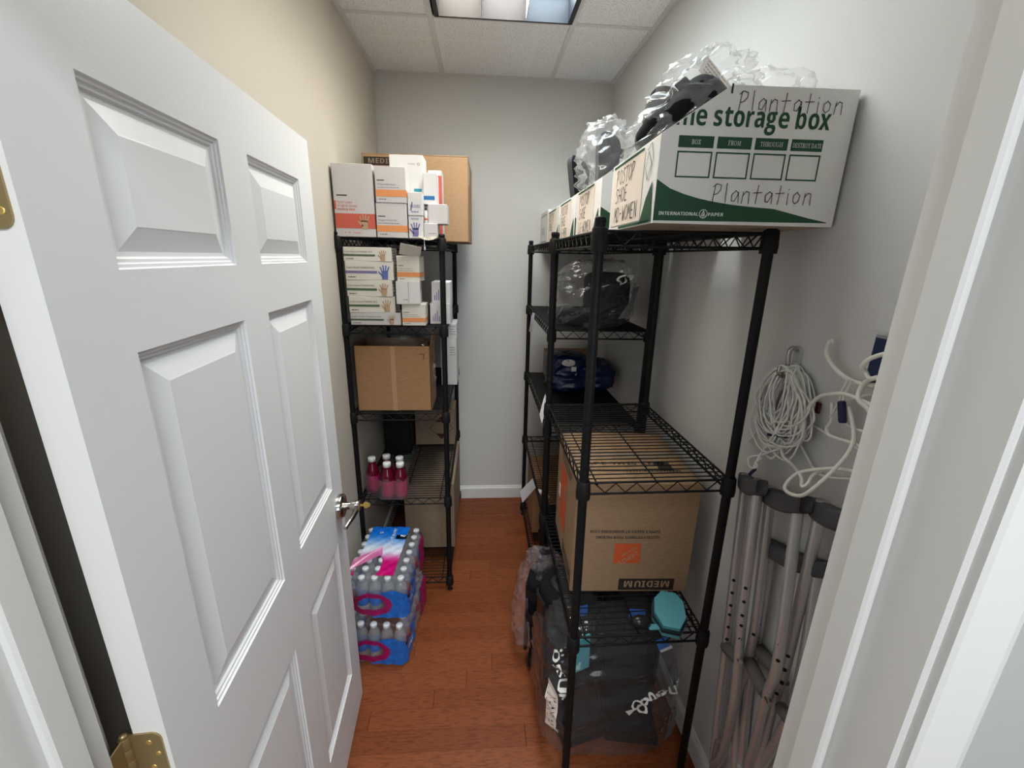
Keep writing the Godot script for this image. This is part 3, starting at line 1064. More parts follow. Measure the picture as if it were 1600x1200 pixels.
func left_top_shelf() -> void:
	var y := 1.8045
	# surgical glove carton
	var a := carton("glove_carton", "tall white glove box with a red band, leftmost on top of the left rack", "box", -0.604, -0.444, y, 2.083, -1.945, 0.125, M.carton_grey)
	var s := dims(a)
	var i := ink(s, "front")
	i.rect(0, s.y * 0.12, s.x, s.y * 0.325)
	i.rect(0, s.y * 0.38, s.x * 0.05, s.y * 0.50)
	i.text("POWDER-FREE", font_bold, s.x * 0.08, s.y * 0.365, s.y * 0.03, s.x * 0.44)
	ink_put(i, M.red_ink, a, "red_band")
	i = ink(s, "front")
	i.text("Pyrol Latex", font_plain, s.x * 0.08, s.y * 0.465, s.y * 0.032, s.x * 0.38)
	i.text("Surgical Gloves", font_plain, s.x * 0.08, s.y * 0.415, s.y * 0.032, s.x * 0.5)
	i.text("7   8  ½   Latex", font_plain, s.x * 0.12, s.y * 0.05, s.y * 0.025, s.x * 0.5)
	ink_put(i, M.red_ink, a, "box_text")
	i = ink(s, "front", 0.0012)
	i.hand(Vector2(s.x * 0.74, s.y * 0.21), s.y * 0.2)
	ink_put(i, M.skin_ink, a, "hand_picture")
	i = ink(s, "front")
	i.rect(s.x * 0.08, s.y * 0.565, s.x * 0.34, s.y * 0.582)
	ink_put(i, M.dark_ink, a, "maker_mark")
	i = ink(s, "right")
	i.rect(0, s.y * 0.12, s.z, s.y * 0.325)
	ink_put(i, M.red_ink, a, "red_band")
	i = ink(s, "right")
	lines(i, 0.01, s.y * 0.5, s.z * 0.7, 0.004, 3, 0.015)
	ink_put(i, M.violet_ink, a, "box_text")
	# two dressing boxes
	var b := carton("dressing_box", "white orange-banded box beside the tall glove box, lower of the stack of two", "box", -0.438, -0.314, y, 1.940, -1.948, 0.108, M.carton_grey, 0.0, "orange-banded boxes")
	dressing_print(b)
	b = carton("dressing_box", "white orange-banded box beside the tall glove box, upper of the stack of two", "box", -0.434, -0.312, 1.9408, 2.077, -1.945, 0.110, M.carton_grey, 0.0, "orange-banded boxes")
	dressing_print(b)
	# narrow violet glove boxes, end on
	for k in 2:
		var g := carton("narrow_glove_box", ["narrow white box with a violet hand, at the bottom beside the orange-banded boxes", "narrow white box with violet lettering, stacked on the one with the violet hand"][k], "box", -0.309, -0.249, y + 0.091 * k, y + 0.0905 + 0.091 * k, -1.962 + 0.003 * k, 0.22, M.carton_white, 0.0, "narrow violet glove boxes")
		var q := ink(dims(g), "front")
		if k == 0:
			q.hand(Vector2(0.028, 0.035), 0.055)
			q.text("Nitrile", font_bold, 0.012, 0.075, 0.006, 0.03)
		else:
			q.text("GLOVES", font_bold, 0.01, 0.03, 0.012, 0.04)
			q.line([Vector2(0.012, 0.02), Vector2(0.018, 0.05)], 0.005)
			lines(q, 0.014, 0.012, 0.03, 0.004, 1, 0.006)
		ink_put(q, M.violet_ink, g, "violet_print")
	var c := carton("dressing_pack", "white box with a round emblem and teal stripe, highest box on the left rack", "box", -0.394, -0.252, 1.9875, 2.143, -2.058, 0.115, M.carton_white)
	s = dims(c)
	i = ink(s, "front")
	i.ring(Vector2(s.x * 0.86, s.y * 0.78), 0.0055, 0.002)
	i.text("Dermacea", font_plain, s.x * 0.55, s.y * 0.765, 0.006, s.x * 0.2)
	ink_put(i, M.grey_ink, c, "emblem")
	i = ink(s, "front")
	i.rect(s.x * 0.7, s.y * 0.08, s.x * 0.93, s.y * 0.16)
	ink_put(i, M.teal_ink, c, "teal_stripe")
	# small plain boxes at the front corner
	var e1 := carton("small_box", "small plain grey-white box standing right at the front post, lower of two", "box", -0.247, -0.190, y, 1.866, -1.968, 0.1, M.carton_grey)
	i = ink(dims(e1), "front")
	lines(i, 0.02, 0.02, 0.03, 0.003, 1, 0.01)
	ink_put(i, M.grey_ink, e1, "box_text")
	carton("small_box", "small plain grey-white box by the front post, upper of two", "box", -0.229, -0.149, 1.8665, 1.945, -1.985, 0.1, M.carton_grey)
	var d := carton("dressing_pack", "white box with a blue stripe between the emblem box and the kraft moving carton", "box", -0.247, -0.196, 1.9455, 2.070, -2.015, 0.1, M.carton_white, -0.05)
	i = ink(dims(d), "front")
	i.rect(0.0, 0.018, dims(d).x * 0.92, 0.034)
	ink_put(i, M.blue_ink, d, "blue_stripe")
	d = carton("dressing_pack", "white box with a red edge standing just in front of the kraft moving carton", "box", -0.245, -0.184, y, 2.105, -2.165, 0.1, M.carton_white)
	i = ink(dims(d), "front")
	i.rect(dims(d).x * 0.72, 0.02, dims(d).x, dims(d).y * 0.93)
	ink_put(i, M.red_ink, d, "red_edge")
	# vial with a red band between the boxes
	var v := thing("medicine_vial", "tiny white vial with a red band between the narrow and the small boxes", "vial", V3(-0.238, 1.8668, -1.978))
	var mb := MB.new()
	mb.lathe([Vector2(0, 0), Vector2(0.006, 0), Vector2(0.0065, 0.003), Vector2(0.0065, 0.045), Vector2(0.004, 0.05), Vector2(0.004, 0.058), Vector2(0, 0.058)], 14)
	put("body", mb.mesh(), M.carton_white, v)
	mb = MB.new()
	mb.lathe([Vector2(0.0067, 0.012), Vector2(0.0067, 0.02)], 14)
	put("red_band", mb.mesh(), M.red_ink, v)
	mb = MB.new()
	mb.lathe([Vector2(0.0045, 0.052), Vector2(0.005, 0.053), Vector2(0.005, 0.064), Vector2(0, 0.065)], 14)
	put("cap", mb.mesh(), M.plastic_black, v)
	# crumpled paper hanging over the shelf edge, with a plastic tie
	var cp := MB.new()
	var rows := []
	for j in 9:
		var row := []
		for k in 13:
			var u := k / 12.0
			var w := j / 8.0
			row.append(V3(-0.268 + 0.085 * u + 0.012 * w, 1.812 - 0.002 * w + 0.012 * sin(u * 9.0 + w * 4.0) * w * (1 - w) * 2.0 - 0.03 * pow(1 - w, 2) * u * (1 - u) * 2.0, -1.925 - 0.05 * w + 0.006 * sin(u * 14.0)))
		rows.append(row)
	cp.surf(rows, false, false)
	rows.reverse()
	var low := []
	for r in rows:
		var row := []
		for p in r:
			row.append(p - V3(0, 0.0008, 0))
		low.append(row)
	cp.surf(low, false, false)
	single("crumpled_wrapper", cp.mesh(), M.wrapper, "crumpled pale wrapper lying along the front edge of the left rack's top shelf", "wrapper")
	var tie := MB.new()
	tie.tube(curve([V3(-0.243, 1.806, -1.948), V3(-0.243, 1.806, -1.946), V3(-0.2435, 1.79, -1.941), V3(-0.2425, 1.768, -1.942)], 4), 0.0022, 6)
	tie.lathe([Vector2(0, 1.757), Vector2(0.004, 1.757), Vector2(0.0045, 1.765), Vector2(0.003, 1.772), Vector2(0, 1.772)], 10, Transform3D(Basis(), V3(-0.2425, 0, -1.942)))
	single("cable_tie", tie.mesh(), M.cap_clear, "short clear plastic tie dangling from the front edge of the left rack's top shelf", "cable tie")
	# moving carton at the back
	var m := carton("moving_carton", "kraft moving carton standing high on the back of the left rack, overhanging its side", "carton", -0.572, -0.066, y, 2.196, -2.33, 0.42, M.kraft, -0.02, "", 0.003)
	s = dims(m)
	i = ink(s, "front")
	i.rect(0.008, s.y * 0.88, 0.20, s.y * 0.972)
	ink_put(i, M.dark_ink, m, "dark_strip")
	i = ink(s, "front", 0.0012)
	i.text("MEDIUM", font_bold, 0.03, s.y * 0.90, 0.022, 0.155)
	ink_put(i, M.kraft_grey, m, "size_word")
	put("closing_flap", boxes([[V3(-s.x / 2, s.y, -s.z / 2), V3(-0.001, s.y + 0.004, s.z / 2)], [V3(0.001, s.y, -s.z / 2), V3(s.x / 2, s.y + 0.004, s.z / 2)]], 0.001), M.kraft, m)
	i = ink(s, "right", 0.001)
	i.rect(0.05, s.y * 0.7, 0.09, s.y * 0.93)
	ink_put(i, M.paper, m, "label")


func left_lower_shelves() -> void:
	# five glove boxes, the widest at the bottom
	var st := [
		[-0.577, -0.360, 1.4352, 1.4895, "greyish white glove box with a green band, bottom of the stack of five", 0],
		[-0.579, -0.382, 1.4900, 1.5590, "white glove box with a green band, second from the bottom of the stack of five", 0],
		[-0.582, -0.388, 1.5595, 1.6285, "white glove box with a green band, in the middle of the stack of five", 0],
		[-0.583, -0.382, 1.6290, 1.7060, "white glove box with a violet band and blue gloved hand in the stack of five", 1],
		[-0.585, -0.385, 1.7065, 1.7640, "white glove box with a green band, top of the stack of five under the shelf", 0]]
	for k in st.size():
		var q: Array = st[k]
		var g := carton("glove_box", q[4], "glove box", q[0], q[1], q[2], q[3], -1.949, 0.118, M.carton_cream if k != 0 else M.carton_grey, [0.0, 0.02, -0.015, 0.015, -0.01][k], "stack of glove boxes on the second shelf")
		if q[5] == 1:
			glove_print(g, M.violet_ink, M.glove_ink, "Exam Gloves POWDER-FREE")
		else:
			glove_print(g, M.olive_ink, M.skin_ink, "Exam Gloves POWDER-FREE")
	# orange-banded boxes next to them
	var j := carton("dressing_box", "orange-banded box standing on the second shelf, bottom of the stack of three", "box", -0.352, -0.250, 1.4352, 1.529, -1.944, 0.11, M.carton_cream, 0.0, "orange-banded boxes on the second shelf")
	dressing_print(j)
	var mid := carton("dressing_box", "box lying on its side with its plain end out, middle of the stack of three", "box", -0.374, -0.272, 1.5295, 1.6265, -1.935, 0.10, M.carton_white, 0.06, "orange-banded boxes on the second shelf")
	var i := ink(dims(mid), "front")
	i.rect(0.052, 0.002, 0.0535, 0.095)
	lines(i, 0.03, 0.018, 0.02, 0.003, 1, 0.01)
	ink_put(i, M.grey_ink, mid, "seam")
	i = ink(dims(mid), "right")
	i.disc(Vector2(0.04, 0.07), 0.022, 0.012)
	ink_put(i, M.orange_ink, mid, "orange_patch")
	var top := carton("dressing_box", "opened orange-banded box with its lid up, top of the stack of three", "box", -0.362, -0.266, 1.627, 1.732, -1.945, 0.11, M.carton_cream, -0.06, "orange-banded boxes on the second shelf")
	dressing_print(top)
	flap(top, M.carton_cream, V3(0.008, 0.1045, 0.052), V3(0.088, 0.062, 0.0012), V3(0.75, 0.05, -0.25), "lid")
	for k in 2:
		var w := carton("tablet_box", ["white box with columns of small blue print behind the right post, lower of two", "white box with a dark blue side behind the right post, upper of two"][k], "box", -0.236 + 0.008 * k, -0.146, 1.4352 + 0.0945 * k, 1.528 + 0.094 * k, -2.0 - 0.01 * k, 0.16, M.carton_white, 0.0, "white tablet boxes on the second shelf")
		i = ink(dims(w), "front")
		for n in 5:
			i.rect(0.012 + 0.009 * n, 0.012, 0.016 + 0.009 * n, 0.035 + 0.012 * (n % 3))
		if k == 1:
			i.rect(0.052, 0.01, 0.064, 0.078)
		ink_put(i, M.violet_ink, w, "blue_print")
	# third shelf: open carton with a bag in it, white boxes behind
	var c := thing("open_carton", "open kraft carton on the left rack's third shelf with clear film poking out", "carton", V3(-0.4125, 1.0202, -2.085))
	var s := V3(0.345, 0.314, 0.215)
	put("body", boxes([[V3(-s.x / 2, 0, s.z / 2 - 0.004), V3(s.x / 2, s.y, s.z / 2)], [V3(-s.x / 2, 0, -s.z / 2), V3(s.x / 2, s.y, -s.z / 2 + 0.004)], [V3(-s.x / 2, 0, -s.z / 2), V3(-s.x / 2 + 0.004, s.y, s.z / 2)], [V3(s.x / 2 - 0.004, 0, -s.z / 2), V3(s.x / 2, s.y, s.z / 2)], [V3(-s.x / 2, 0, -s.z / 2), V3(s.x / 2, 0.004, s.z / 2)]], 0.0008), M.kraft_dark, c)
	i = ink(s, "front")
	i.rect(s.x * 0.85, s.y * 0.88, s.x * 0.92, s.y * 0.888)
	i.rect(s.x * 0.912, s.y * 0.80, s.x * 0.92, s.y * 0.888)
	ink_put(i, M.pen, c, "corner_mark")
	i = ink(s, "front", 0.0005)
	i.rect(s.x * 0.475, 0.002, s.x * 0.535, s.y - 0.002)
	ink_put(i, M.kraft, c, "tape")
	flap(c, M.kraft_dark, V3(s.x / 2, s.y, 0), V3(0.003, 0.06, s.z - 0.01), V3(0.0, 0.0, -0.25), "side_flap")
	var bag := Bag.new(V3(0.155, 0.14, 0.09), 31, 0.022, 0.25, 3.0, 10.0)
	single("plastic_bag", bag.mesh(44, 30), M.film, "clear crumpled plastic bag bulging out of the open kraft carton on the left rack", "plastic bag", V3(-0.40, 1.235, -2.085))
	for k in 2:
		var w := carton("supply_box", ["tall white supply box behind the open carton on the third shelf", "white box with grey film lying on top of the tall supply box"][k], "box", -0.232 + 0.002 * k, -0.144, [1.0202, 1.292][k], [1.2915, 1.372][k], -2.42, 0.2, M.carton_white, 0.02 * k)
		i = ink(dims(w), "front")
		lines(i, 0.05, dims(w).y * 0.8, 0.03, 0.004, 4, 0.014)
		ink_put(i, M.grey_ink, w, "box_text")
	# fourth shelf: hazard carton and drinks
	var hz := carton("hazard_carton", "kraft carton with a dark hazard diamond at the back of the fourth shelf", "carton", -0.424, -0.176, 0.5645, 0.80, -2.60, 0.2, M.kraft_grey, 0.0, "", 0.002)
	i = ink(dims(hz), "front")
	var cx := 0.165
	var cy := 0.115
	i.poly([Vector2(cx, cy + 0.075), Vector2(cx - 0.034, cy + 0.04), Vector2(cx + 0.034, cy + 0.04)])
	i.poly([Vector2(cx, cy - 0.075), Vector2(cx + 0.034, cy - 0.04), Vector2(cx - 0.034, cy - 0.04)])
	i.line([Vector2(cx, cy + 0.075), Vector2(cx + 0.075, cy), Vector2(cx, cy - 0.075), Vector2(cx - 0.075, cy), Vector2(cx, cy + 0.075)], 0.003)
	ink_put(i, M.hazard_ink, hz, "hazard_diamond")
	carton("black_case", "black case in the shade at the back left of the fourth shelf", "case", -0.585, -0.432, 0.5645, 0.86, -2.45, 0.3, M.black_cap, 0.0, "", 0.006)
	carton("low_carton", "large grey-brown carton standing on the bottom shelf of the left rack", "carton", -0.44, -0.158, 0.0845, 0.50, -2.20, 0.6, M.kraft_grey, 0.0, "", 0.002)
	drinks()


func drinks() -> void:
	var t := thing("drink_pack", "shrink-wrapped pack of dark pink drink bottles with white caps on the fourth shelf", "drink pack", V3(-0.475, 0.5645, -1.995))
	var mb := MB.new()
	mb.lathe([Vector2(0, 0), Vector2(0.026, 0), Vector2(0.031, 0.004), Vector2(0.0325, 0.012), Vector2(0.0325, 0.108), Vector2(0.031, 0.120), Vector2(0.027, 0.136), Vector2(0.020, 0.154), Vector2(0.0165, 0.166), Vector2(0.0165, 0.172), Vector2(0, 0.172)], 20)
	var bm := mb.mesh()
	mb = MB.new()
	mb.lathe([Vector2(0.0328, 0.022), Vector2(0.0332, 0.024), Vector2(0.0332, 0.098), Vector2(0.0328, 0.1)], 20)
	var lm := mb.mesh()
	mb = MB.new()
	mb.lathe([Vector2(0.0165, 0.170), Vector2(0.0195, 0.171), Vector2(0.0195, 0.189), Vector2(0.018, 0.192), Vector2(0, 0.1925)], 20)
	var cm := mb.mesh()
	for q in [V3(-0.080, 0, -0.032), V3(-0.012, 0, -0.058), V3(0.058, 0, -0.032), V3(0.008, 0, 0.030), V3(0.072, 0, 0.034 - 0.002)]:
		var b := put("bottle", bm, M.drink, t, Transform3D(Basis(), q))
		put("bottle_label", lm, M.drink_label, b)
		put("bottle_cap", cm, M.cap_white, b)
	# wrap: a band that follows the pack's outline, torn along its top
	var out := [V3(-0.116, 0, -0.035), V3(-0.095, 0, -0.068), V3(-0.03, 0, -0.094), V3(0.03, 0, -0.09), V3(0.085, 0, -0.062), V3(0.106, 0, 0.0), V3(0.107, 0, 0.045), V3(0.085, 0, 0.066), V3(0.045, 0, 0.064), V3(0.0, 0, 0.064), V3(-0.03, 0, 0.055), V3(-0.075, 0, 0.012), V3(-0.108, 0, -0.004)]
	out.reverse()
	var ring := curve(out, 5, true)
	var rows := []
	for k in 7:
		var row := []
		for n in ring.size():
			var p: Vector3 = ring[n]
			var top := 0.112 + 0.006 * sin(n * 0.9) + 0.004 * sin(n * 2.3)
			row.append(p * (1.0 - 0.03 * (k / 6.0) * sin(n * 1.7)) + V3(0, 0.004 + (top - 0.004) * k / 6.0, 0))
		rows.append(row)
	mb = MB.new()
	mb.surf(rows, true, true)
	put("shrink_wrap", mb.mesh(), M.film_pink, t)


# ---------------------------------------------------------------- bottled water
func water_case(label: String, at: Vector3, yaw: float, seed_: int, full_top: bool) -> void:
	var t := thing("water_case", label, "water case", at, yaw, "shrink-wrapped water cases")
	var nx := 5
	var nz := 7
	var p := 0.0565
	var body := MB.new()
	body.lathe([Vector2(0, 0.002), Vector2(0.022, 0.0), Vector2(0.0275, 0.006), Vector2(0.0275, 0.03), Vector2(0.0262, 0.034), Vector2(0.0275, 0.038), Vector2(0.0262, 0.07), Vector2(0.0275, 0.10), Vector2(0.0262, 0.105), Vector2(0.0275, 0.11), Vector2(0.0272, 0.135), Vector2(0.021, 0.158), Vector2(0.0135, 0.172), Vector2(0.0125, 0.182)], 14)
	var bm := body.mesh()
	var cap := MB.new()
	cap.lathe([Vector2(0.0125, 0.176), Vector2(0.0148, 0.177), Vector2(0.0148, 0.191), Vector2(0.0135, 0.193), Vector2(0, 0.1932)], 14)
	var cm := cap.mesh()
	var lab := MB.new()
	lab.lathe([Vector2(0.0277, 0.062), Vector2(0.0279, 0.063), Vector2(0.0279, 0.100), Vector2(0.0277, 0.101)], 14)
	var lm := lab.mesh()
	for i in nx:
		for j in nz:
			var edge := i == 0 or i == nx - 1 or j == 0 or j == nz - 1
			if not edge and not full_top:
				continue
			var b := put("bottle", bm, M.pet, t, Transform3D(Basis(), V3((i - (nx - 1) / 2.0) * p, 0.002, (j - (nz - 1) / 2.0) * p)))
			put("bottle_cap", cm, M.cap_clear, b)
			if edge:
				put("bottle_label", lm, M.pack_blue if (i + j) % 3 else M.magenta, b)
	# film shell: s runs round the case, starting at the front left corner, v upwards
	var hx := nx * p / 2 + 0.001
	var hz := nz * p / 2 + 0.001
	var noise := FastNoiseLite.new()
	noise.seed = seed_
	noise.frequency = 16.0
	noise.fractal_type = FastNoiseLite.FRACTAL_RIDGED
	noise.fractal_octaves = 2
	var per := 4.0 * (hx + hz)
	var shell := func(s: float, v: float, off: float) -> Vector3:
		s = fposmod(s, per)
		var q := Vector2()
		var o := Vector2()
		var along := 0.0
		if s < 2 * hx:
			q = Vector2(-hx + s, hz); o = Vector2(0, 1); along = s
		elif s < 2 * hx + 2 * hz:
			along = s - 2 * hx
			q = Vector2(hx, hz - along); o = Vector2(1, 0)
		elif s < 4 * hx + 2 * hz:
			along = s - 2 * hx - 2 * hz
			q = Vector2(hx - along, -hz); o = Vector2(0, -1)
		else:
			along = s - 4 * hx - 2 * hz
			q = Vector2(-hx, -hz + along); o = Vector2(-1, 0)
		# round the corners like the bottles there
		var r := 0.028
		var c := Vector2(clampf(q.x, -hx + r, hx - r), clampf(q.y, -hz + r, hz - r))
		if (q - c).length() > 0.0001:
			o = (q - c).normalized()
			q = c + o * r
		var y := v * 0.2
		var inset := 0.0
		if y > 0.14:
			var k := (y - 0.14) / 0.06
			inset = 0.024 * k * k
		var scal := 0.0035 * (0.5 - 0.5 * cos(TAU * along / p)) * (1.0 if y < 0.15 else 0.4)
		var q3 := V3(q.x, y, q.y)
		var w := noise.get_noise_3dv(q3) * 0.0025
		var d := -inset - (0.0035 - scal) + w + off + 0.003
		q += o * d
		return V3(q.x, y + 0.001, q.y)
	var rows := []
	var n := 150
	for j in 19:
		var row := []
		for i in n:
			row.append(shell.call(per * i / n, j / 18.0, 0.0))
		rows.append(row)
	var mb := MB.new()
	mb.surf(rows, true, true)
	put("film", mb.mesh(), M.film, t)
	# print on the film, cell by cell of a fine grid
	var kinds := {"blue_print": MB.new(), "carry_ring": MB.new(), "pink_print": MB.new(), "black_patch": MB.new(), "white_word": MB.new()}
	var cs := 0.0030
	var ni := int(per / cs)
	for i in ni:
		var s := per * (i + 0.5) / ni
		if s > 2 * hx + 2 * hz + 0.05 and s < per - 0.02:
			continue
		for j in 60:
			var v := (j + 0.5) / 60.0
			var y := v * 0.2
			var fx := s if s < per - 0.1 else s - per
			var ex := (fx - hx * 0.92) / 0.088
			var ey := (y - 0.075) / 0.058
			var rr := ex * ex + ey * ey
			var rin := pow((fx - hx * 0.92) / 0.062, 2.0) + pow((y - 0.078) / 0.032, 2.0)
			var k := ""
			if rr < 1.0:
				if rin > 1.0:
					k = "carry_ring"
			elif fx > hx * 0.92 and fx < 2 * hx + 0.15 and y > 0.006 and y < 0.118 + 0.03 * sin((fx - 0.15) * 22.0):
				k = "blue_print"
				if fx > 2 * hx + 0.012 and fx < 2 * hx + 0.042 and y > 0.095 and y < 0.125:
					k = "black_patch"
				elif fx > 2 * hx + 0.04 and fx < 2 * hx + 0.12 and y > 0.05 and y < 0.062 and int(fx * 180.0) % 3 != 0:
					k = "white_word"
			elif fx > 2 * hx + 2 * hz - 0.13 and fx < 2 * hx + 2 * hz + 0.03 and y > 0.006 and y < 0.165:
				var e2 := pow((fx - 2 * hx - 2 * hz - 0.03) / 0.06, 2.0) + pow((y - 0.09) / 0.04, 2.0)
				if e2 > 1.0:
					k = "pink_print"
			if k == "":
				continue
			var s0 := per * i / ni
			var s1 := per * (i + 1) / ni
			kinds[k].smooth(true)
			kinds[k].quad(shell.call(s0, j / 60.0, 0.001), shell.call(s1, j / 60.0, 0.001), shell.call(s1, (j + 1) / 60.0, 0.001), shell.call(s0, (j + 1) / 60.0, 0.001))
	for k in kinds:
		if kinds[k].used:
			put(k, kinds[k].mesh(), {"blue_print": M.pack_blue, "carry_ring": M.magenta, "pink_print": M.magenta, "black_patch": M.pack_black, "white_word": M.white_ink}[k], t)
	# top: film over the caps, and on the upper case the printed sheet
	var topy := func(x: float, z: float) -> float:
		var a := cos(TAU * (x / p - 0.5 * ((nx + 1) % 2))) * cos(TAU * (z / p - 0.5 * ((nz + 1) % 2)))
		return 0.1965 + 0.0025 * a + 0.001 * noise.get_noise_2d(x * 2.0, z * 2.0)
	var tf := MB.new()
	tf.smooth(true)
	var g := 0.0095
	var mx := int((hx - 0.018) * 2 / g)
	var mz := int((hz - 0.018) * 2 / g)
	var sheet := MB.new()
	sheet.st.set_color(Color.WHITE)
	var blk := MB.new()
	var word := MB.new()
	var add_top := func(b: MB, x0: float, z0: float, x1: float, z1: float, off: float) -> void:
		b.quad(V3(x0, topy.call(x0, z1) + off, z1), V3(x1, topy.call(x1, z1) + off, z1), V3(x1, topy.call(x1, z0) + off, z0), V3(x0, topy.call(x0, z0) + off, z0))
	for i in mx:
		for j in mz:
			var x0 := -hx + 0.018 + g * i
			var z0 := -hz + 0.018 + g * j
			var hole := full_top and Vector2(x0 + 0.05, (z0 - 0.105) * 0.62).length() < 0.056
			if not hole:
				add_top.call(tf, x0, z0, x0 + g, z0 + g, 0.0)
	put("top_film", tf.mesh(), M.film, t)
	if not full_top:
		return
	var cells := 0.004
	var sx0 := -0.105
	var sx1 := 0.082
	var sz0 := -hz + 0.012
	var sz1 := hz - 0.03
	var nxs := int((sx1 - sx0) / cells)
	var nzs := int((sz1 - sz0) / cells)
	for i in nxs:
		for j in nzs:
			var x0 := sx0 + cells * i
			var z0 := sz0 + cells * j
			if Vector2(x0 + 0.048, (z0 - 0.105) * 0.62).length() < 0.058:
				continue
			for q in 2:
				pass
			var cols := []
			for z in [z0 + cells, z0]:
				var f: float = (z - sz0) / (sz1 - sz0)
				var c := Color(0.06, 0.42, 0.83).lerp(Color(0.85, 0.88, 0.95), smoothstep(0.12, 0.52, f))
				c = c.lerp(Color(0.74, 0.03, 0.42), smoothstep(0.52, 0.78, f))
				cols.append(c.srgb_to_linear())
			var a := V3(x0, topy.call(x0, z0 + cells) + 0.0008, z0 + cells)
			var b := V3(x0 + cells, topy.call(x0 + cells, z0 + cells) + 0.0008, z0 + cells)
			var cc := V3(x0 + cells, topy.call(x0 + cells, z0) + 0.0008, z0)
			var d := V3(x0, topy.call(x0, z0) + 0.0008, z0)
			sheet.smooth(true)
			for v in [[a, 0], [cc, 1], [b, 0], [a, 0], [d, 1], [cc, 1]]:
				sheet.st.set_color(cols[v[1]])
				sheet.st.add_vertex(v[0])
	put("printed_sheet", sheet.mesh(), M.pack_grad, t)
	var on_top := func(q: Vector2) -> Vector3:
		return V3(q.x, topy.call(q.x, -q.y) + 0.0022, -q.y)
	var ik := Ink.new(on_top)
	ik.rect(0.028, 0.085, 0.080, 0.122)
	ink_put(ik, M.pack_black, t, "black_patch")
	var wk := Ink.new(func(q: Vector2) -> Vector3: return V3(q.x, topy.call(q.x, -q.y) + 0.0028, -q.y))
	wk.text("M", font_bold, 0.074, 0.09, 0.026, 0.026, PI / 2)
	wk.text("purified water", font_plain, 0.02, 0.015, 0.018, 0.155, PI / 2)
	wk.text("35", font_bold, -0.062, 0.13, 0.014, 0.02)
	ink_put(wk, M.white_ink, t, "white_words")
	# the torn flap of the sheet, turned up over the hole
	var fl := MB.new()
	fl.smooth(true)
	var fr := []
	for j in 7:
		var row := []
		for i in 9:
			var u := i / 8.0
			var w := j / 6.0
			row.append(V3(-0.118 + 0.115 * u, 0.200 + 0.030 * sin(w * 2.0) * (0.4 + 0.6 * u), 0.135 - 0.125 * u * 0.85 - 0.055 * w * (1.0 - 0.55 * u)))
		fr.append(row)
	fl.surf(fr, false, true)
	put("torn_flap", fl.mesh(), M.film_flap if M.has("film_flap") else M.magenta, t)


func water_cases() -> void:
	M.film_flap = film(Color(0.86, 0.45, 0.68), 0.75, 0.2)
	water_case("shrink-wrapped case of water bottles standing on the floor, lower of the stack of two", V3(-0.452, 0.001, -1.715), deg_to_rad(-6.0), 3, false)
	water_case("shrink-wrapped case of water bottles with a torn blue and pink top, upper of two", V3(-0.455, 0.202, -1.765), deg_to_rad(-3.0), 5, true)


# ---------------------------------------------------------------- file boxes on the right racks
const BIN := Vector3(0.40, 0.262, 0.36)


func clip_tri(i: Ink, zone: PackedVector2Array, s: String, font: Font, u: float, v: float, h: float, width: float) -> void:
	var tmp := Ink.new(func(q: Vector2) -> Vector3: return Vector3(q.x, q.y, 0))
	tmp.text(s, font, u, v, h, width)
	var f: PackedVector3Array = tmp.mesh().get_faces()
	for k in range(0, f.size(), 3):
		var t := PackedVector2Array([Vector2(f[k].x, f[k].y), Vector2(f[k + 1].x, f[k + 1].y), Vector2(f[k + 2].x, f[k + 2].y)])
		for p in Geometry2D.intersect_polygons(t, zone):
			if p.size() >= 3:
				for n in range(1, p.size() - 1):
					i.t3(p[0], p[n], p[n + 1])


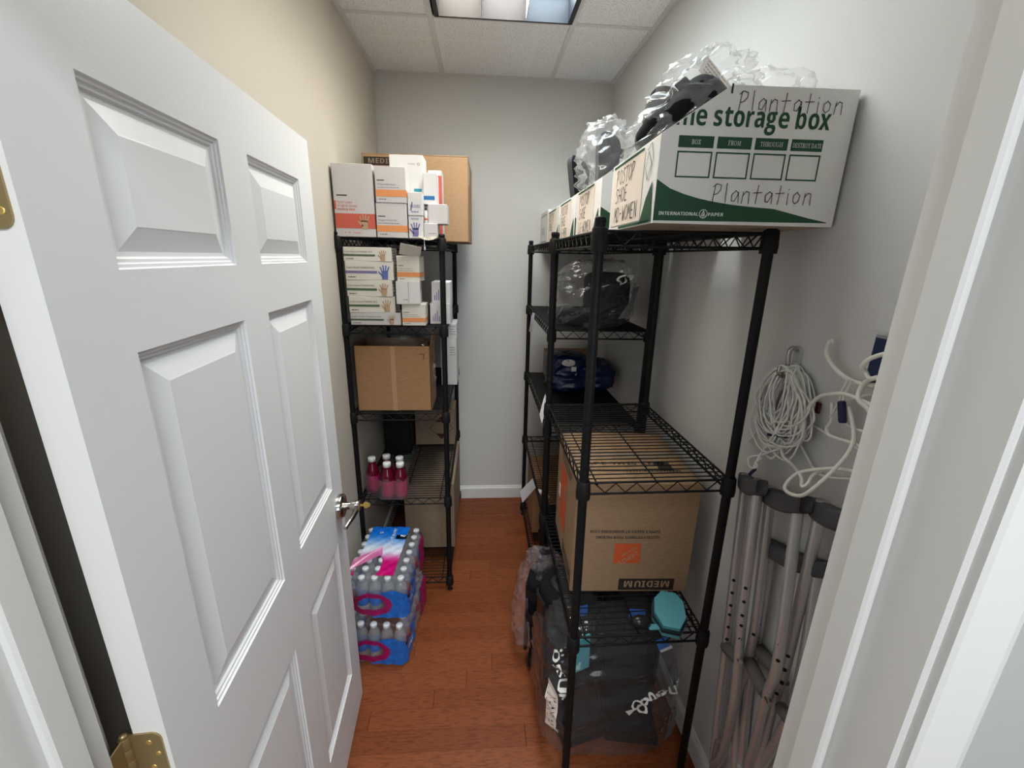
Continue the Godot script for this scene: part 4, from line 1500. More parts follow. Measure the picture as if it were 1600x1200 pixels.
func file_bin(label: String, at: Vector3, yaw: float, words: Array, first: bool) -> Node3D:
	var t := thing("file_box", label, "file box", at, yaw, "file storage boxes on the right racks")
	var s := BIN
	var outline := PackedVector2Array([Vector2(-s.x / 2, 0), Vector2(s.x / 2, 0), Vector2(s.x / 2, s.y), Vector2(-s.x / 2 + 0.134, s.y), Vector2(-s.x / 2, 0.172)])
	for k in 2:
		var mb := MB.new()
		mb.prism(outline, 0.004, Transform3D(Basis(), V3(0, 0, s.z / 2 - 0.004 if k == 0 else -s.z / 2)))
		put("side_panel", mb.mesh(), M.bin_white, t)
	put("low_end_panel", boxes([[V3(-s.x / 2, 0, -s.z / 2 + 0.004), V3(-s.x / 2 + 0.004, 0.172, s.z / 2 - 0.004)]], 0.0008), M.bin_white, t)
	put("high_end_panel", boxes([[V3(s.x / 2 - 0.004, 0, -s.z / 2 + 0.004), V3(s.x / 2, s.y, s.z / 2 - 0.004)]], 0.0008), M.bin_white, t)
	put("bottom_panel", boxes([[V3(-s.x / 2 + 0.004, 0, -s.z / 2 + 0.004), V3(s.x / 2 - 0.004, 0.004, s.z / 2 - 0.004)]]), M.bin_inner, t)
	# side print
	var g := ink(s, "front")
	g.poly([Vector2(0.0005, 0.005), Vector2(0.385, 0.008), Vector2(0.385, 0.0095), Vector2(0.345, 0.0165), Vector2(0.30, 0.026), Vector2(0.262, 0.034), Vector2(0.20, 0.0375), Vector2(0.165, 0.0405), Vector2(0.125, 0.0455), Vector2(0.093, 0.051), Vector2(0.06, 0.059), Vector2(0.03, 0.069), Vector2(0.0005, 0.086)])
	var cols := [[0.037, 0.111], [0.1185, 0.191], [0.1985, 0.268], [0.2755, 0.343]]
	for c in cols:
		g.rect(c[0], 0.147, c[1], 0.169)
		g.frame(c[0], 0.0905, c[1], 0.1405, 0.003)
	var zone := PackedVector2Array([Vector2(0.002, 0.0), Vector2(0.398, 0.0), Vector2(0.398, 0.26), Vector2(0.134, 0.26), Vector2(0.002, 0.1715)])
	clip_tri(g, zone, "file storage box", font_bold, 0.024, 0.1865, 0.0385, 0.326)
	ink_put(g, M.green, t, "green_print")
	var w := ink(s, "front", 0.0012)
	var names := ["BOX", "FROM", "THROUGH", "DESTROY DATE"]
	var wid := [0.019, 0.027, 0.048, 0.062]
	for k in 4:
		w.text(names[k], font_serif, (cols[k][0] + cols[k][1]) / 2 - wid[k] / 2, 0.1535, 0.0085, wid[k])
	w.text("INTERNATIONAL", font_bold, 0.011, 0.0165, 0.0068, 0.087)
	w.text("PAPER", font_bold, 0.119, 0.0165, 0.0068, 0.034)
	w.ring(Vector2(0.1085, 0.0205), 0.0092, 0.0013)
	w.line([Vector2(0.1085, 0.013), Vector2(0.1085, 0.0275)], 0.0013)
	w.line([Vector2(0.1035, 0.0155), Vector2(0.1085, 0.0265), Vector2(0.1135, 0.0155)], 0.0013)
	w.line([Vector2(0.1062, 0.0155), Vector2(0.1085, 0.0205), Vector2(0.1108, 0.0155)], 0.0011)
	ink_put(w, M.white_ink, t, "white_print")
	var p := ink(s, "front", 0.0016)
	if first:
		p.strokes("Plantation", 0.152, 0.2165, 0.034, 0.0245, 0.0015, GLYPH)
		p.strokes("Plantation", 0.124, 0.0435, 0.036, 0.0245, 0.0015, GLYPH)
		p.line([Vector2(0.134, 0.262), Vector2(0.134, 0.248)], 0.0035)
	ink_put(p, M.pen, t, "handwriting")
	# low end: paper label, green bar and corner, handwriting
	var e := ink(s, "left", 0.0010)
	e.rect(0.018, 0.012, 0.272, 0.160)
	ink_put(e, M.bin_paper, t, "paper_label")
	e = ink(s, "left", 0.0014)
	e.rect(0.02, 0.1605, 0.265, 0.1665)
	e.poly([Vector2(0.272, 0.004), Vector2(0.35, 0.004), Vector2(0.338, 0.086), Vector2(0.305, 0.055)])
	e.rect(0.10, 0.003, 0.34, 0.009)
	ink_put(e, M.green, t, "green_print")
	e = ink(s, "left", 0.0018)
	for k in words.size():
		var ww: String = words[k]
		e.strokes(ww, 0.055, [0.115, 0.07, 0.022][k], 0.036, [0.026, 0.027, 0.0245][k] * (7.0 / maxf(7.0, ww.length() * 0.86)), 0.0024, GLYPH)
	if first:
		e.line([Vector2(0.29, 0.155), Vector2(0.315, 0.165), Vector2(0.33, 0.13), Vector2(0.30, 0.095), Vector2(0.285, 0.12), Vector2(0.30, 0.15), Vector2(0.325, 0.12), Vector2(0.315, 0.09)], 0.002)
	ink_put(e, M.pen, t, "handwriting")
	return t


# a flat surgical shoe: sole outline along y, sole towards -z
func shoe(label: String, at: Vector3, basis_: Basis, l: float, w: float) -> void:
	var t := thing("surgical_shoe", label, "shoe", at, 0.0, "")
	t.transform = Transform3D(basis_, at)
	var ol := PackedVector2Array()
	var inner := PackedVector2Array()
	for k in 36:
		var a := TAU * k / 36.0
		var y := sin(a)
		var x := cos(a)
		var ww := w / 2 * (0.86 + 0.14 * y) * (1.0 - 0.10 * cos(y * 3.0))
		ol.append(Vector2(signf(x) * pow(absf(x), 0.7) * ww, signf(y) * pow(absf(y), 0.8) * l / 2))
		inner.append(ol[k] * 0.94)
	var mb := MB.new()
	mb.prism(ol, 0.016, Transform3D(Basis(), V3(0, 0, -0.008)))
	mb.prism(inner, 0.006, Transform3D(Basis(), V3(0, 0, -0.014)))
	put("sole", mb.mesh(), M.sole_grey, t)
	mb = MB.new()
	var rows := []
	for j in 9:
		var row := []
		var f := j / 8.0
		for k in 36:
			var q: Vector2 = ol[k] * lerpf(0.97, 0.0, f * f * 0.6 + f * 0.4)
			row.append(V3(q.x, q.y, 0.008 + 0.055 * sin(f * PI / 2) * (1.0 + 0.25 * q.y / l)))
		rows.append(row)
	mb.surf(rows, true, true)
	put("upper", mb.mesh(), M.cloth_black, t)
	var st := MB.new()
	st.box(V3(0, l * 0.12, 0.052), V3(w * 0.75, 0.03, 0.006), 0.002)
	put("strap", st.mesh(), M.rubber, t)


func fabric_lump(called: String, label: String, cat: String, at: Vector3, half: Vector3, m: Material, seed_: int, group := "") -> Node3D:
	var t := thing(called, label, cat, at, 0.0, group)
	var b := Bag.new(half, seed_, 0.006, 0.0, 3.0, 7.0)
	put("body", b.mesh(32, 22), m, t)
	return t


func file_bins() -> void:
	var x := 0.568
	var y := 1.8065
	file_bin("nearest file storage box on the right rack, its printed side with handwriting facing the doorway", V3(x, y + 0.006, -1.142), deg_to_rad(-1.2), ["POSTOP", "SHOE", "MD-WOMEN"], true)
	file_bin("second file storage box on the right racks, right behind the nearest one", V3(x, y, -1.607), 0.0, ["POSTOP", "SHOE", "LG-WOMEN"], false)
	file_bin("third file storage box from the doorway on the right racks", V3(x, y, -1.995), 0.0, ["POSTOP", "SHOE", "LG-MEN"], false)
	file_bin("fourth file storage box from the doorway on the right racks", V3(x, y, -2.372), 0.0, ["POSTOP", "SHOE"], false)
	# the last box is a shallower one and fits between the fourth and the wall
	var lb := carton("file_box", "last pale file box on the far right rack, against the back wall", "file box", 0.368, 0.768, y, y + 0.19, -2.565, 0.31, M.bin_white, 0.0, "file storage boxes on the right racks")
	var e := ink(dims(lb), "left")
	e.strokes("SHOE", 0.08, 0.06, 0.04, 0.03, 0.0025, GLYPH)
	ink_put(e, M.pen, lb, "handwriting")
	e = ink(dims(lb), "left", 0.0005)
	e.frame(0.03, 0.02, 0.27, 0.17, 0.004)
	ink_put(e, M.olive_ink, lb, "green_print")
	# shoes and bags standing out of the boxes
	shoe("grey-soled surgical shoe leaning out of the nearest file box, sole towards the aisle", V3(0.445, 2.035, -1.225), Basis.from_euler(V3(-0.1, 2.25, 0.22)), 0.23, 0.098)
	shoe("larger black surgical shoe sticking toe-up out of the nearest file box", V3(0.468, 2.06, -1.135), Basis.from_euler(V3(-0.35, -0.35, -0.85)), 0.23, 0.125)
	var bag := Bag.new(V3(0.10, 0.105, 0.10), 71, 0.035, 0.25, 2.6, 9.0)
	bag.lean = V3(0.09, 0, 0.0)
	single("plastic_bag", bag.mesh(60, 44), M.film_milky, "crumpled clear bag billowing over the shoes in the nearest file box", "plastic bag", V3(0.465, 2.085, -1.175))
	bag = Bag.new(V3(0.075, 0.07, 0.08), 72, 0.028, 0.0, 2.4, 11.0)
	single("plastic_bag", bag.mesh(44, 32), M.film, "wisp of clear bag showing above the right end of the nearest file box", "plastic bag", V3(0.672, 2.085, -1.15))
	var hd := thing("header_card", "folded paper header card on the bag above the nearest file box", "card", V3(0.578, 2.165, -1.20))
	hd.rotation = V3(-0.3, 0.35, -0.7)
	put("card", one_box(V3(0, 0, 0), V3(0.11, 0.055, 0.001)), M.bin_paper, hd)
	var hi := Ink.new(func(q: Vector2) -> Vector3: return V3(q.x, q.y, 0.0012))
	for k in 4:
		lines(hi, -0.045, 0.018 - 0.011 * k, 0.085, 0.003, 1, 0.01)
	ink_put(hi, M.grey_ink, hd, "card_text")
	shoe("dark surgical shoe standing toe-up in the second file box", V3(0.425, 2.045, -1.62), Basis.from_euler(V3(-0.2, 0.35, -0.12)), 0.22, 0.09)
	bag = Bag.new(V3(0.075, 0.105, 0.11), 73, 0.030, 0.35, 2.6, 10.0)
	single("plastic_bag", bag.mesh(52, 40), M.film_milky, "crinkled clear bag wrapped round the shoe in the second file box", "plastic bag", V3(0.425, 2.075, -1.63))
	shoe("round-toed black shoe poking out of the third file box", V3(0.392, 2.055, -1.98), Basis.from_euler(V3(-0.1, 0.9, 0.1)), 0.19, 0.085)


# ---------------------------------------------------------------- things on the right racks' shelves
func right_shelves() -> void:
	# moving carton, upside down, on the near rack's low shelf
	var c := carton("moving_carton", "large kraft moving carton standing upside down on the near right rack's low shelf", "carton", 0.314, 0.724, 0.6225, 1.045, -1.215, 0.42, M.kraft_dull, deg_to_rad(-2.5), "", 0.003)
	var s := dims(c)
	var i := ink(s, "front")
	i.text("QUICKLY ESTIMATE YOUR PACKING", font_bold, 0.290, 0.228, 0.0105, 0.215, PI)
	i.text("SUPPLY NEEDS AT HDMOVING.COM", font_bold, 0.290, 0.248, 0.0105, 0.235, PI)
	ink_put(i, M.dark_ink, c, "dark_words")
	i = ink(s, "front")
	i.rect(0.168, 0.008, 0.362, 0.055)
	ink_put(i, M.dark_ink, c, "dark_strip")
	i = ink(s, "front", 0.0013)
	i.text("MEDIUM", font_bold, 0.345, 0.046, 0.026, 0.158, PI)
	ink_put(i, M.kraft, c, "size_word")
	i = ink(s, "front")
	i.rect(0.142, 0.118, 0.232, 0.196)
	ink_put(i, M.depot, c, "orange_square")
	i = ink(s, "front", 0.0013)
	i.text("THE HOME", font_bold, 0.214, 0.187, 0.010, 0.060, PI + 0.62)
	i.text("DEPOT", font_bold, 0.217, 0.168, 0.017, 0.076, PI + 0.62)
	ink_put(i, M.kraft, c, "square_word")
	i = ink(s, "left")
	i.rect(0.10, 0.10, 0.24, 0.345)
	ink_put(i, M.depot, c, "orange_panel")
	i = ink(s, "left", 0.0013)
	i.text("DEPOT", font_bold, 0.225, 0.32, 0.05, 0.12, PI + 0.9)
	ink_put(i, M.kraft, c, "square_word")
	i = ink(s, "left")
	lines(i, 0.11, 0.385, 0.22, 0.009, 2, 0.02)
	ink_put(i, M.dark_ink, c, "small_words")
	i = ink(s, "left")
	i.frame(0.21, 0.012, 0.405, 0.07, 0.004)
	i.text("MEDIUM", font_bold, 0.395, 0.058, 0.034, 0.17, PI)
	ink_put(i, M.dark_ink, c, "dark_print")
	i = ink(s, "top")
	i.text("TAPE THIS END", font_bold, 0.03, 0.13, 0.02, 0.30)
	lines(i, 0.03, 0.08, 0.34, 0.014, 1, 0.02)
	i.rect(0.30, 0.09, 0.35, 0.15)
	ink_put(i, M.dark_ink, c, "dark_print")
	put("seam_tape", boxes([[V3(-s.x / 2 + 0.01, s.y, -0.025), V3(s.x / 2 - 0.01, s.y + 0.0008, 0.025)]]), M.kraft_grey, c)
	var tp := put("torn_tape", boxes([[V3(-s.x / 2 - 0.0015, 0.165, -0.165), V3(-s.x / 2 - 0.0003, 0.215, -0.13)]]), M.paper, c)
	tp.rotation.x = 0.1
	# black bagged boots on the far rack's second shelf
	fabric_lump("boot_liner", "black padded boot liner inside the lettered bag on the far rack's second shelf", "boot liner", V3(0.548, 1.570, -1.93), V3(0.090, 0.112, 0.11), M.cloth_black, 85)
	fabric_lump("boot_liner", "black padded piece lying low at the left in the lettered bag on the second shelf", "boot liner", V3(0.42, 1.492, -1.93), V3(0.085, 0.035, 0.10), M.cloth_black, 86)
	var b := Bag.new(V3(0.165, 0.138, 0.15), 81, 0.030, 0.30, 3.2, 8.0)
	b.lean = V3(0.03, 0, 0)
	var sb := thing("boot_bag", "crumpled clear bag with white lettering round a black boot on the far rack's second shelf", "plastic bag", V3(0.478, 1.592, -1.935))
	put("film", b.mesh(60, 44), M.film, sb)
	var ik := Ink.new(b.on_front)
	ik.text("OSS", font_bold, 0.055, 0.035, 0.036, 0.11, 0.45)
	ik.disc(Vector2(0.056, 0.092), 0.0045, 0.0045)
	ik.disc(Vector2(0.072, 0.098), 0.0045, 0.0045)
	ink_put(ik, M.white_ink, sb, "white_words")
	ik = Ink.new(b.on_front)
	ik.poly([Vector2(0.085, -0.095), Vector2(0.13, -0.09), Vector2(0.155, 0.03), Vector2(0.145, 0.035)])
	ink_put(ik, M.grey_ink, sb, "paper_label")
	# blue package
	var t := thing("blue_package", "dark blue glossy soft package with a white oval label on the far right rack", "package", V3(0.545, 1.0352, -2.36))
	for d in [[V3(-0.075, 0.115, 0), V3(0.105, 0.075, 0.11), 91], [V3(0.085, 0.075, 0.01), V3(0.105, 0.072, 0.12), 92], [V3(-0.06, 0.048, 0.03), V3(0.12, 0.046, 0.12), 93]]:
		var l := Bag.new(d[1], d[2], 0.016, 0.0, 3.0, 9.0)
		put("bundle", l.mesh(44, 30), M.navy, t, Transform3D(Basis(), d[0]))
	var l0 := Bag.new(V3(0.105, 0.075, 0.11), 91, 0.016, 0.0, 3.0, 9.0)
	var off := Transform3D(Basis(), V3(-0.075, 0.115, 0.002))
	ik = Ink.new(func(q: Vector2) -> Vector3: return off * l0.on_front(q) + V3(0, 0, 0.006))
	ik.disc(Vector2(-0.005, 0.045), 0.034, 0.018)
	ik.rect(0.01, 0.0, 0.035, 0.024)
	ik.rect(0.028, -0.045, 0.044, -0.01)
	ik.rect(-0.01, -0.066, 0.014, -0.03)
	ink_put(ik, M.paper, t, "white_label")
	carton("flat_carton", "low kraft carton lying behind the blue package on the far right rack", "carton", 0.385, 0.68, 1.0352, 1.195, -2.50, 0.14, M.kraft_dark)
	# lower shelves of the far rack
	carton("kraft_carton", "plain kraft carton on the bottom shelf of the far right rack", "carton", 0.312, 0.66, 0.0845, 0.46, -2.32, 0.32, M.kraft_dark, 0.0)
	boot("black walker boot standing on the bottom shelf of the far right rack", V3(0.40, 0.084, -1.93), Basis.from_euler(V3(0, 0.4, 0)), 1.0)
	# teal pads at the front of the low shelf
	var h := thing("teal_pad", "teal hexagonal foam pad with a black rim at the front of the low shelf", "foam pad", V3(0.602, 0.622, -1.095))
	h.rotation = V3(0.16, -0.32, 0.0)
	var hex := PackedVector2Array([Vector2(-0.022, -0.066), Vector2(0.026, -0.066), Vector2(0.048, -0.02), Vector2(0.044, 0.036), Vector2(0.022, 0.064), Vector2(-0.022, 0.064), Vector2(-0.046, 0.03), Vector2(-0.047, -0.022)])
	var big := PackedVector2Array()
	for p in hex:
		big.append(p * 1.09)
	var flat := Basis(V3(1, 0, 0), V3(0, 0, -1), V3(0, 1, 0))
	for d in [["lower_pad", big, 0.012, 0.008, M.teal], ["rim", big, 0.012, 0.021, M.teal_dark], ["upper_pad", hex, 0.012, 0.034, M.teal]]:
		var mb := MB.new()
		mb.prism(d[1], d[2], Transform3D(flat, V3(0, d[3], 0)))
		put(d[0], mb.mesh(), d[4], h)
	var tb := thing("hand_pump", "black bulb with a pale teal bar lying on the front wires of the low shelf", "pump", V3(0.50, 0.6225, -1.065))
	var mb2 := MB.new()
	mb2.lathe([Vector2(0, -0.028), Vector2(0.014, -0.026), Vector2(0.02, -0.012), Vector2(0.02, 0.01), Vector2(0.013, 0.026), Vector2(0.006, 0.03), Vector2(0, 0.03)], 18, Transform3D(Basis.from_euler(V3(0.2, 0, 1.35)), V3(0, 0.02, 0)))
	put("bulb", mb2.mesh(), M.plastic_black, tb)
	put("bar", one_box(V3(0.075, 0.010, 0.012), V3(0.11, 0.009, 0.02), 0.003), M.teal, tb)


# a walker boot standing on the origin, toe towards +z
func boot(label: String, at: Vector3, turn: Basis, scale_: float) -> void:
	var t := thing("walker_boot", label, "boot", at, 0.0, "black walker boots")
	t.transform = Transform3D(turn, at)
	var k := scale_
	var sole := MB.new()
	var ol := PackedVector2Array()
	for n in 24:
		var z := -0.12 + 0.30 * n / 23.0
		ol.append(Vector2(z * k, (0.018 * pow((z - 0.02) / 0.15, 2.0)) * k))
	for n in 24:
		var z := 0.18 - 0.30 * n / 23.0
		ol.append(Vector2(z * k, (0.038 + 0.008 * pow((z - 0.02) / 0.15, 2.0)) * k))
	sole.prism(ol, 0.11 * k, Transform3D(Basis(V3(0, 0, 1), V3(0, 1, 0), V3(-1, 0, 0)), V3(0.055 * k, 0, 0)))
	put("sole", sole.mesh(), M.rubber, t)
	var up := MB.new()
	var rows := []
	var prof := [[0.036, 0.0, 0.052, 0.145, 0.03], [0.07, 0.0, 0.054, 0.140, 0.02], [0.10, 0.0, 0.054, 0.118, -0.005], [0.13, 0.0, 0.056, 0.092, -0.03], [0.18, 0.0, 0.060, 0.080, -0.04], [0.26, 0.0, 0.066, 0.082, -0.042], [0.34, 0.0, 0.070, 0.086, -0.042], [0.36, 0.0, 0.066, 0.082, -0.042], [0.362, 0.0, 0.045, 0.06, -0.042], [0.30, 0.0, 0.04, 0.055, -0.042]]
	for p in prof:
		var row := []
		for a in 28:
			var c := cos(TAU * a / 28.0)
			var s := sin(TAU * a / 28.0)
			row.append(V3(signf(c) * pow(absf(c), 0.7) * p[2], p[0], -signf(s) * pow(absf(s), 0.7) * p[3] + p[4]) * k)
		rows.append(row)
	up.surf(rows, true, true)
	put("liner", up.mesh(), M.cloth_black, t)
	for y in [0.10, 0.20, 0.29]:
		var st := MB.new()
		var ring := []
		for j in 2:
			var row := []
			for a in 28:
				var c := cos(TAU * a / 28.0)
				var s := sin(TAU * a / 28.0)
				var rz: float = 0.123 if y < 0.15 else 0.088
				var rx: float = 0.058 if y < 0.15 else 0.071
				row.append(V3(signf(c) * pow(absf(c), 0.7) * rx, y + 0.038 * j, -signf(s) * pow(absf(s), 0.7) * rz - (0.005 if y < 0.15 else 0.042)) * k)
			ring.append(row)
		st.surf(ring, true, true)
		put("strap", st.mesh(), M.rubber, t)
	for sx in [-1.0, 1.0]:
		var sh := MB.new()
		sh.box(V3(sx * 0.068, 0.19, -0.045) * k, V3(0.012, 0.28, 0.06) * k, 0.004)
		put("side_strut", sh.mesh(), M.plastic_black, t)
	put("blue_tab", one_box(V3(0.0, 0.325, 0.048) * k, V3(0.035, 0.028, 0.006) * k, 0.001), M.tag_blue, t)


func bagged_boots() -> void:
	boot("black walker boot at the left inside the large bag at the bottom of the rack", V3(0.345, 0.012, -1.30), Basis.from_euler(V3(0, 0.25, 0)).scaled_local(V3(1.55, 1.45, 0.95)), 1.05)
	boot("black walker boot at the right inside the large bag at the bottom of the rack", V3(0.572, 0.012, -1.29), Basis.from_euler(V3(0, -0.15, 0)).scaled_local(V3(1.6, 1.42, 0.95)), 1.05)
	var b := Bag.new(V3(0.240, 0.285, 0.205), 41, 0.018, 0.06, 5.0, 6.0)
	b.crease = 0.5
	var t := thing("boot_bag", "large clear bag with white lettering holding black boots under the near right rack", "plastic bag", V3(0.455, 0.288, -1.272))
	put("film", b.mesh(84, 60), M.film, t)
	var fr := Ink.new(b.on_front)
	fr.text("ossur", font_bold, 0.100, 0.026, 0.042, 0.120, 0.22)
	for q in [[0.060, 0.020, 0.020], [0.084, 0.034, 0.017], [0.078, 0.004, 0.016]]:
		fr.ring(Vector2(q[0], q[1]), q[2], 0.007)
	fr.poly([Vector2(0.022, 0.0), Vector2(0.058, 0.004), Vector2(0.038, -0.022)])
	var cn := Ink.new(func(q: Vector2) -> Vector3:
		var u := 0.628 + q.x * 1.05
		var p := b.pt(u, clampf(q.y / (2 * b.h.y) + 0.5, 0.0, 1.0))
		return p + V3(p.x / b.h.x, 0, p.z / b.h.z).normalized() * 0.003)
	ink_put(fr, M.white_ink, t, "white_words")
	cn.text("OSSUR", font_bold, -0.040, 0.205, 0.040, 0.19, -1.15)
	cn.disc(Vector2(0.006, 0.222), 0.005, 0.005)
	cn.disc(Vector2(0.014, 0.204), 0.005, 0.005)
	ink_put(cn, M.white_ink, t, "white_words")
	var cl := Ink.new(func(q: Vector2) -> Vector3:
		var u := 0.628 + q.x * 1.05
		var p := b.pt(u, clampf(q.y / (2 * b.h.y) + 0.5, 0.0, 1.0))
		return p + V3(p.x / b.h.x, 0, p.z / b.h.z).normalized() * 0.0022)
	for k in 8:
		cl.poly([Vector2(-0.042, 0.085 - 0.025 * k), Vector2(-0.042, 0.06 - 0.025 * k), Vector2(0.022, 0.03 - 0.025 * k), Vector2(0.022, 0.055 - 0.025 * k)])
	ink_put(cl, M.bin_paper, t, "paper_label")
	var ct := Ink.new(func(q: Vector2) -> Vector3:
		var u := 0.628 + q.x * 1.05
		var p := b.pt(u, clampf(q.y / (2 * b.h.y) + 0.5, 0.0, 1.0))
		return p + V3(p.x / b.h.x, 0, p.z / b.h.z).normalized() * 0.0036)
	for k in 9:
		for j in 3:
			var v := 0.052 - 0.019 * k - 0.008 * j
			ct.rect(-0.034 + 0.018 * j, v, -0.034 + 0.018 * j + 0.007 + 0.002 * ((k * 3 + j) % 3), v + 0.003)
	ink_put(ct, M.dark_ink, t, "label_text")
	var rl := Ink.new(b.on_front)
	rl.poly([Vector2(0.19, -0.20), Vector2(0.216, -0.19), Vector2(0.212, -0.05), Vector2(0.203, -0.05)])
	ink_put(rl, M.grey_ink, t, "paper_label")
	# folded top of the bag and teal insole seen through it
	var ins := thing("teal_insole", "pale teal insole standing inside the left of the large boot bag", "insole", V3(0.325, 0.415, -1.10))
	ins.rotation = V3(0.1, 0.3, 0.1)
	put("pad", one_box(V3(0, 0.08, 0), V3(0.075, 0.16, 0.012), 0.005), M.teal, ins)
	var bt := thing("blue_tag", "bright blue and white tag inside the right of the large boot bag", "tag", V3(0.620, 0.475, -1.135))
	bt.rotation = V3(-0.3, 0.0, 0.35)
	put("tag", one_box(V3(0, 0, 0), V3(0.042, 0.036, 0.002)), M.tag_blue, bt)
	put("white_edge", one_box(V3(0.004, -0.022, 0), V3(0.044, 0.010, 0.002)), M.paper, bt)
	# the bag leaning into the aisle behind it
	boot("black walker boot in the pinkish bag that leans into the aisle behind the large bag", V3(0.285, 0.005, -1.535), Basis.from_euler(V3(0, 2.9, 0)).scaled_local(V3(1.15, 1.2, 0.8)), 1.05)
	var b2 := Bag.new(V3(0.10, 0.225, 0.085), 47, 0.024, 0.35, 3.0, 8.0)
	b2.lean = V3(0.03, 0, 0)
	single("plastic_bag", b2.mesh(60, 44), M.film_pink, "pinkish clear bag leaning into the aisle beside the near right rack", "plastic bag", V3(0.245, 0.285, -1.578))
	var wt := thing("white_tag", "blue and white printed tag at the top of the pinkish bag in the aisle", "tag", V3(0.272, 0.405, -1.485))
	wt.rotation = V3(-0.3, -0.3, 0.35)
	put("tag", one_box(V3(0, 0, 0), V3(0.05, 0.05, 0.002)), M.paper, wt)
	put("blue_edge", one_box(V3(-0.032, -0.004, 0), V3(0.018, 0.058, 0.002)), M.tag_blue, wt)
	var wi := Ink.new(func(q: Vector2) -> Vector3: return V3(q.x, q.y, 0.0016))
	for k in 4:
		lines(wi, -0.02, 0.015 - 0.012 * k, 0.04, 0.005, 1, 0.01)
	ink_put(wi, M.pen, wt, "tag_text")


func paper_tags() -> void:
	var defs := [
		["long narrow white paper tag hanging from the far rack's second shelf", [V3(0.264,1.461,-2.268), V3(0.278,1.454,-2.276), V3(0.264,1.350,-2.285), V3(0.249,1.360,-2.270)], M.paper],
		["folded white paper tag hanging at shelf height between the two right racks", [V3(0.266,1.185,-1.725), V3(0.278,1.154,-1.712), V3(0.255,1.056,-1.710), V3(0.245,1.094,-1.722)], M.paper],
		["short grey-white paper tab behind the folded tag between the two right racks", [V3(0.272,1.150,-1.716), V3(0.281,1.144,-1.716), V3(0.296,1.098,-1.716), V3(0.268,1.098,-1.716)], M.carton_grey],
		["wide creased white paper tag hanging low from the far rack's fourth shelf", [V3(0.261,0.644,-1.99), V3(0.280,0.584,-2.00), V3(0.214,0.490,-2.01), V3(0.197,0.563,-2.00)], M.paper],
		["small white paper tag beside the post on the fourth shelf of the far rack", [V3(0.264,0.692,-1.80), V3(0.308,0.678,-1.79), V3(0.321,0.650,-1.79), V3(0.278,0.661,-1.80)], M.paper],
		["slim white paper strip standing on the dark lower shelf of the far rack", [V3(0.297,0.553,-1.66), V3(0.300,0.553,-1.66), V3(0.317,0.468,-1.655), V3(0.305,0.465,-1.66)], M.paper]]
	for d in defs:
		var q: Array = d[1]
		var mb := MB.new()
		var n: Vector3 = (q[1] - q[0]).cross(q[2] - q[0]).normalized() * 0.0004
		# a sheet with a slight fold across its middle
		var m1: Vector3 = (q[0] + q[3]) / 2 - V3(0.002, 0, -0.004)
		var m2: Vector3 = (q[1] + q[2]) / 2 - V3(0.002, 0, -0.004)
		for s in [[q[0], q[1], m2, m1], [m1, m2, q[2], q[3]]]:
			mb.quad(s[0] + n, s[1] + n, s[2] + n, s[3] + n)
			mb.quad(s[0] - n, s[3] - n, s[2] - n, s[1] - n)
			for k in 4:
				mb.quad(s[k] - n, s[(k + 1) % 4] - n, s[(k + 1) % 4] + n, s[k] + n)
		single("paper_tag", mb.mesh(), d[2], d[0], "paper tag", V3(0, 0, 0), "white paper tags on the right racks")


